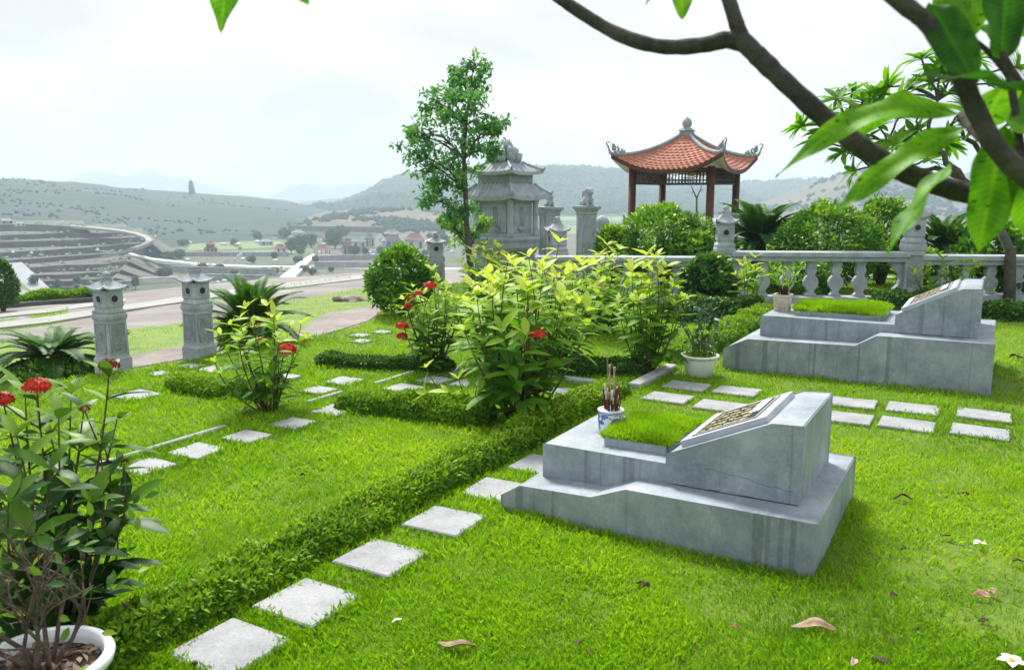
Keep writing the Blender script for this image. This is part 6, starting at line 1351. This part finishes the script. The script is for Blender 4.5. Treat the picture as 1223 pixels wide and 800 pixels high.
for a_ in (('long grey wall below the valley road', 205, 325, 330, 329, 2.2, 'grey_wall'), ('grey wall right of the causeway, near one', 376, 321, 455, 321, 2.6, 'grey_wall'), ('grey wall right of the causeway, far one', 382, 311, 470, 309, 2.0, 'grey_wall'), ('white wall of the lowest plots beside the orange hut', 166, 339, 212, 337, 1.8, 'pale_wall'), ('grey wall behind the orange hut', 150, 318, 232, 322, 1.6, 'grey_wall'),
           ('wall along the near side of the green field', 200, 306, 345, 306, 1.8, 'grey_wall'), ('wall along the far side of the green field', 255, 283, 340, 284, 2.2, 'grey_wall'), ('dark wall at the foot of the scrub hill', 345, 277, 470, 279, 4.5, 'terrace_wall'), ('short wall left of the lowest plots', 112, 345, 158, 342, 1.8, 'grey_wall'), ('pale wall in front of the temple halls', 430, 303, 520, 303, 1.8, 'pale_wall'), ('grey wall of the plots between hut and causeway', 225, 334, 318, 336, 2.0, 'grey_wall')): far_wall(*a_)
def far_tree(label, px, py, wpx, hpx, seed, zg=ZV, group='trees dotted over the valley'):
    p = P(px, py, zg); s = hdist(p) / 1000; w, h = wpx * s / 2, hpx * s; g = np.random.default_rng(seed); n = 420; t = thing('valley_tree', label, 'tree', p, 0, group)
    d = rand_dirs(n); rad = .5 + .5 * g.random(n) ** .5 + .3 * (vnoise(d[:, 0] * 3 + 9, d[:, 1] * 3 + d[:, 2] * 2, seed) - .5); pos = np.array([0, 0, h * .6]) + d * rad[:, None] * [w, w, h * .42]
    leaf_mesh('crown', MAT['far_leaf'], t, pos, rand_dirs(n), unit(d + rand_dirs(n) * .6), np.full(n, w * .42), w * .3, np.clip(.5 + .4 * d[:, 2] + g.normal(0, .2, n), 0, 1), 'drop')
    m = MB(); m.tube([(0, 0, -.2), (0, 0, h * .6)], [w * .09, w * .05], 6); m.build('trunk', MAT['bark'], t)
TREES = [(41, 341, 9, 11, -24.0, 'dark tree on the grey paved slope, larger one'), (37, 348, 5, 5, -25.5, 'small dark tree low on the grey paved slope'), (68, 348, 9, 12, -27, 'tree between the paved slope and the lowest terrace, right one'), (62, 352, 8, 9, -27, 'tree between the paved slope and the lowest terrace, left one'), (92, 337, 6, 5, -25.0, 'small tree on the lower terrace, upper one'), (92, 345, 5, 4, -26.4, 'small tree on the lower terrace, lower one'),
         (200, 311, 14, 8, ZV, 'round tree cluster left of the red gazebo'), (214, 309, 13, 9, ZV, 'pale tree close beside the red gazebo'), (162, 345, 8, 14, ZV, 'tall dark tree behind the left lantern pillar cap'), (150, 346, 7, 8, ZV, 'tree just right of the left lantern pillar'), (196, 331, 16, 9, ZV, 'bright bushy tree beside the orange hut'), (348, 303, 12, 18, ZV, 'tall valley tree left of the causeway gazebo'),
         (360, 300, 16, 18, ZV, 'broad valley tree in front of the stepped hall'), (372, 296, 14, 16, ZV, 'valley tree behind the causeway gazebo'), (400, 297, 16, 20, ZV, 'tall tree between the gazebo and the red pavilion'), (396, 291, 14, 16, ZV, 'tree behind the tall tree at the gazebo'), (408, 285, 16, 14, ZV, 'far tree left of the gate tower'), (424, 306, 12, 12, ZV, 'tree at the foot of the red pavilion'), (340, 285, 14, 12, ZV, 'tree at the left end of the valley grove'),
         (455, 303, 10, 8, ZV, 'small tree in front of the grey temple hall'), (280, 332, 10, 8, ZV, 'small tree on the plots, below the green field'), (262, 325, 12, 8, ZV, 'low tree left of the upright cycad top'), (316, 327, 9, 7, ZV, 'low tree at the near end of the causeway'), (530, 298, 14, 18, ZV, 'tree behind the pale halls near the slim tree'), (300, 314, 10, 7, ZV, 'small tree beside the valley road')]
for i, (px, py, w, h, z, l) in enumerate(TREES): far_tree(l, px, py, w, h, 400 + i, z)
kk = random.Random(77)
for i in range(70):
    px = kk.uniform(205, 550); py = kk.choice((kk.uniform(284, 306), kk.uniform(296, 318), kk.uniform(318, 342))) if px < 400 else kk.uniform(284, 308)
    p = P(px, py, ZV); s = hdist(p) / 1000; w, h = kk.uniform(3.5, 7) * s, kk.uniform(2.5, 5) * s
    t = thing('tomb_house', 'tiny pale tomb structure among the hazy plots of the valley', 'tomb', p, kk.uniform(0, 3), 'tiny pale tombs dotted over the valley floor')
    m = MB(); m.box((0, 0, h * .3), (w, w * .7, h * .6)); m.build('base', MAT[kk.choice(('pale_wall', 'grey_wall', 'pale_wall'))], t)
    m = MB(); curved_far_roof(m, w * .5, w * .42, h * .6, h); m.build('roof', MAT[kk.choice(('pale_wall', 'far_grey_roof', 'far_grey_roof', 'pale_wall'))], t)
for i in range(40):
    px = kk.uniform(195, 560); py = kk.uniform(281, 330) if px < 420 else kk.uniform(281, 306)
    far_tree('small dusty green tree among the hazy plots of the valley', px, py, kk.uniform(5, 11), kk.uniform(4, 9), 700 + i, ZV, 'small trees dotted over the valley floor')
p = PR(229, 232, 1085); t = thing('hilltop_tree', 'lone tall tree standing on the crest of the left hill', 'tree', (p[0], p[1], p[2] - 3)); n = 500; g = np.random.default_rng(2); h = 15.0; zq = g.random(n) ** .8; aq = g.uniform(0, 6.28, n); rq = (1 - zq) ** .7 * 3.0 * g.random(n) ** .5 + .3
leaf_mesh('crown', MAT['far_leaf'], t, np.stack([rq * np.cos(aq), rq * np.sin(aq), 3 + zq * h], 1), rand_dirs(n), rand_dirs(n), np.full(n, 2.2), 1.4, g.random(n), 'drop'); m = MB(); m.tube([(0, 0, -4), (0, 0, 14)], [.5, .2], 6); m.build('trunk', MAT['bark'], t)
for i, (px, py, z, hp, l) in enumerate(((75, 268, -12.4, 4, 'white shaded lamp on the top terrace by the road bend'), (38, 307, -18.8, 6, 'white shaded lamp on the middle terraces, left one'), (117, 304, -20.6, 7, 'white shaded lamp at the right end of the middle terraces'), (16, 306, -18.8, 6, 'white shaded lamp on the middle terraces at the far left'), (24, 334, -23.0, 7, 'white shaded lamp above the grey paved slope'), (54, 352, -26.3, 6, 'white shaded lamp at the foot of the paved slope'), (186, 286, -15.8, 5, 'white shaded lamp at the road bend'))):
    p = P(px, py, z); s = hdist(p) / 1000; H = hp * s; t = thing('street_lamp', l, 'lamp', p, 0, 'white lamps on the terraces'); m = MB(); m.tube([(0, 0, -.5), (0, 0, H * .7)], .05 * H, 6); m.build('pole', MAT['grey_wall'], t); m = MB(); m.lathe([(.30 * H, H * .62), (.26 * H, H * .72), (.06 * H, H * .95), (.001, H)], 12); m.build('lamp_shade', MAT['white_plastic'], t)
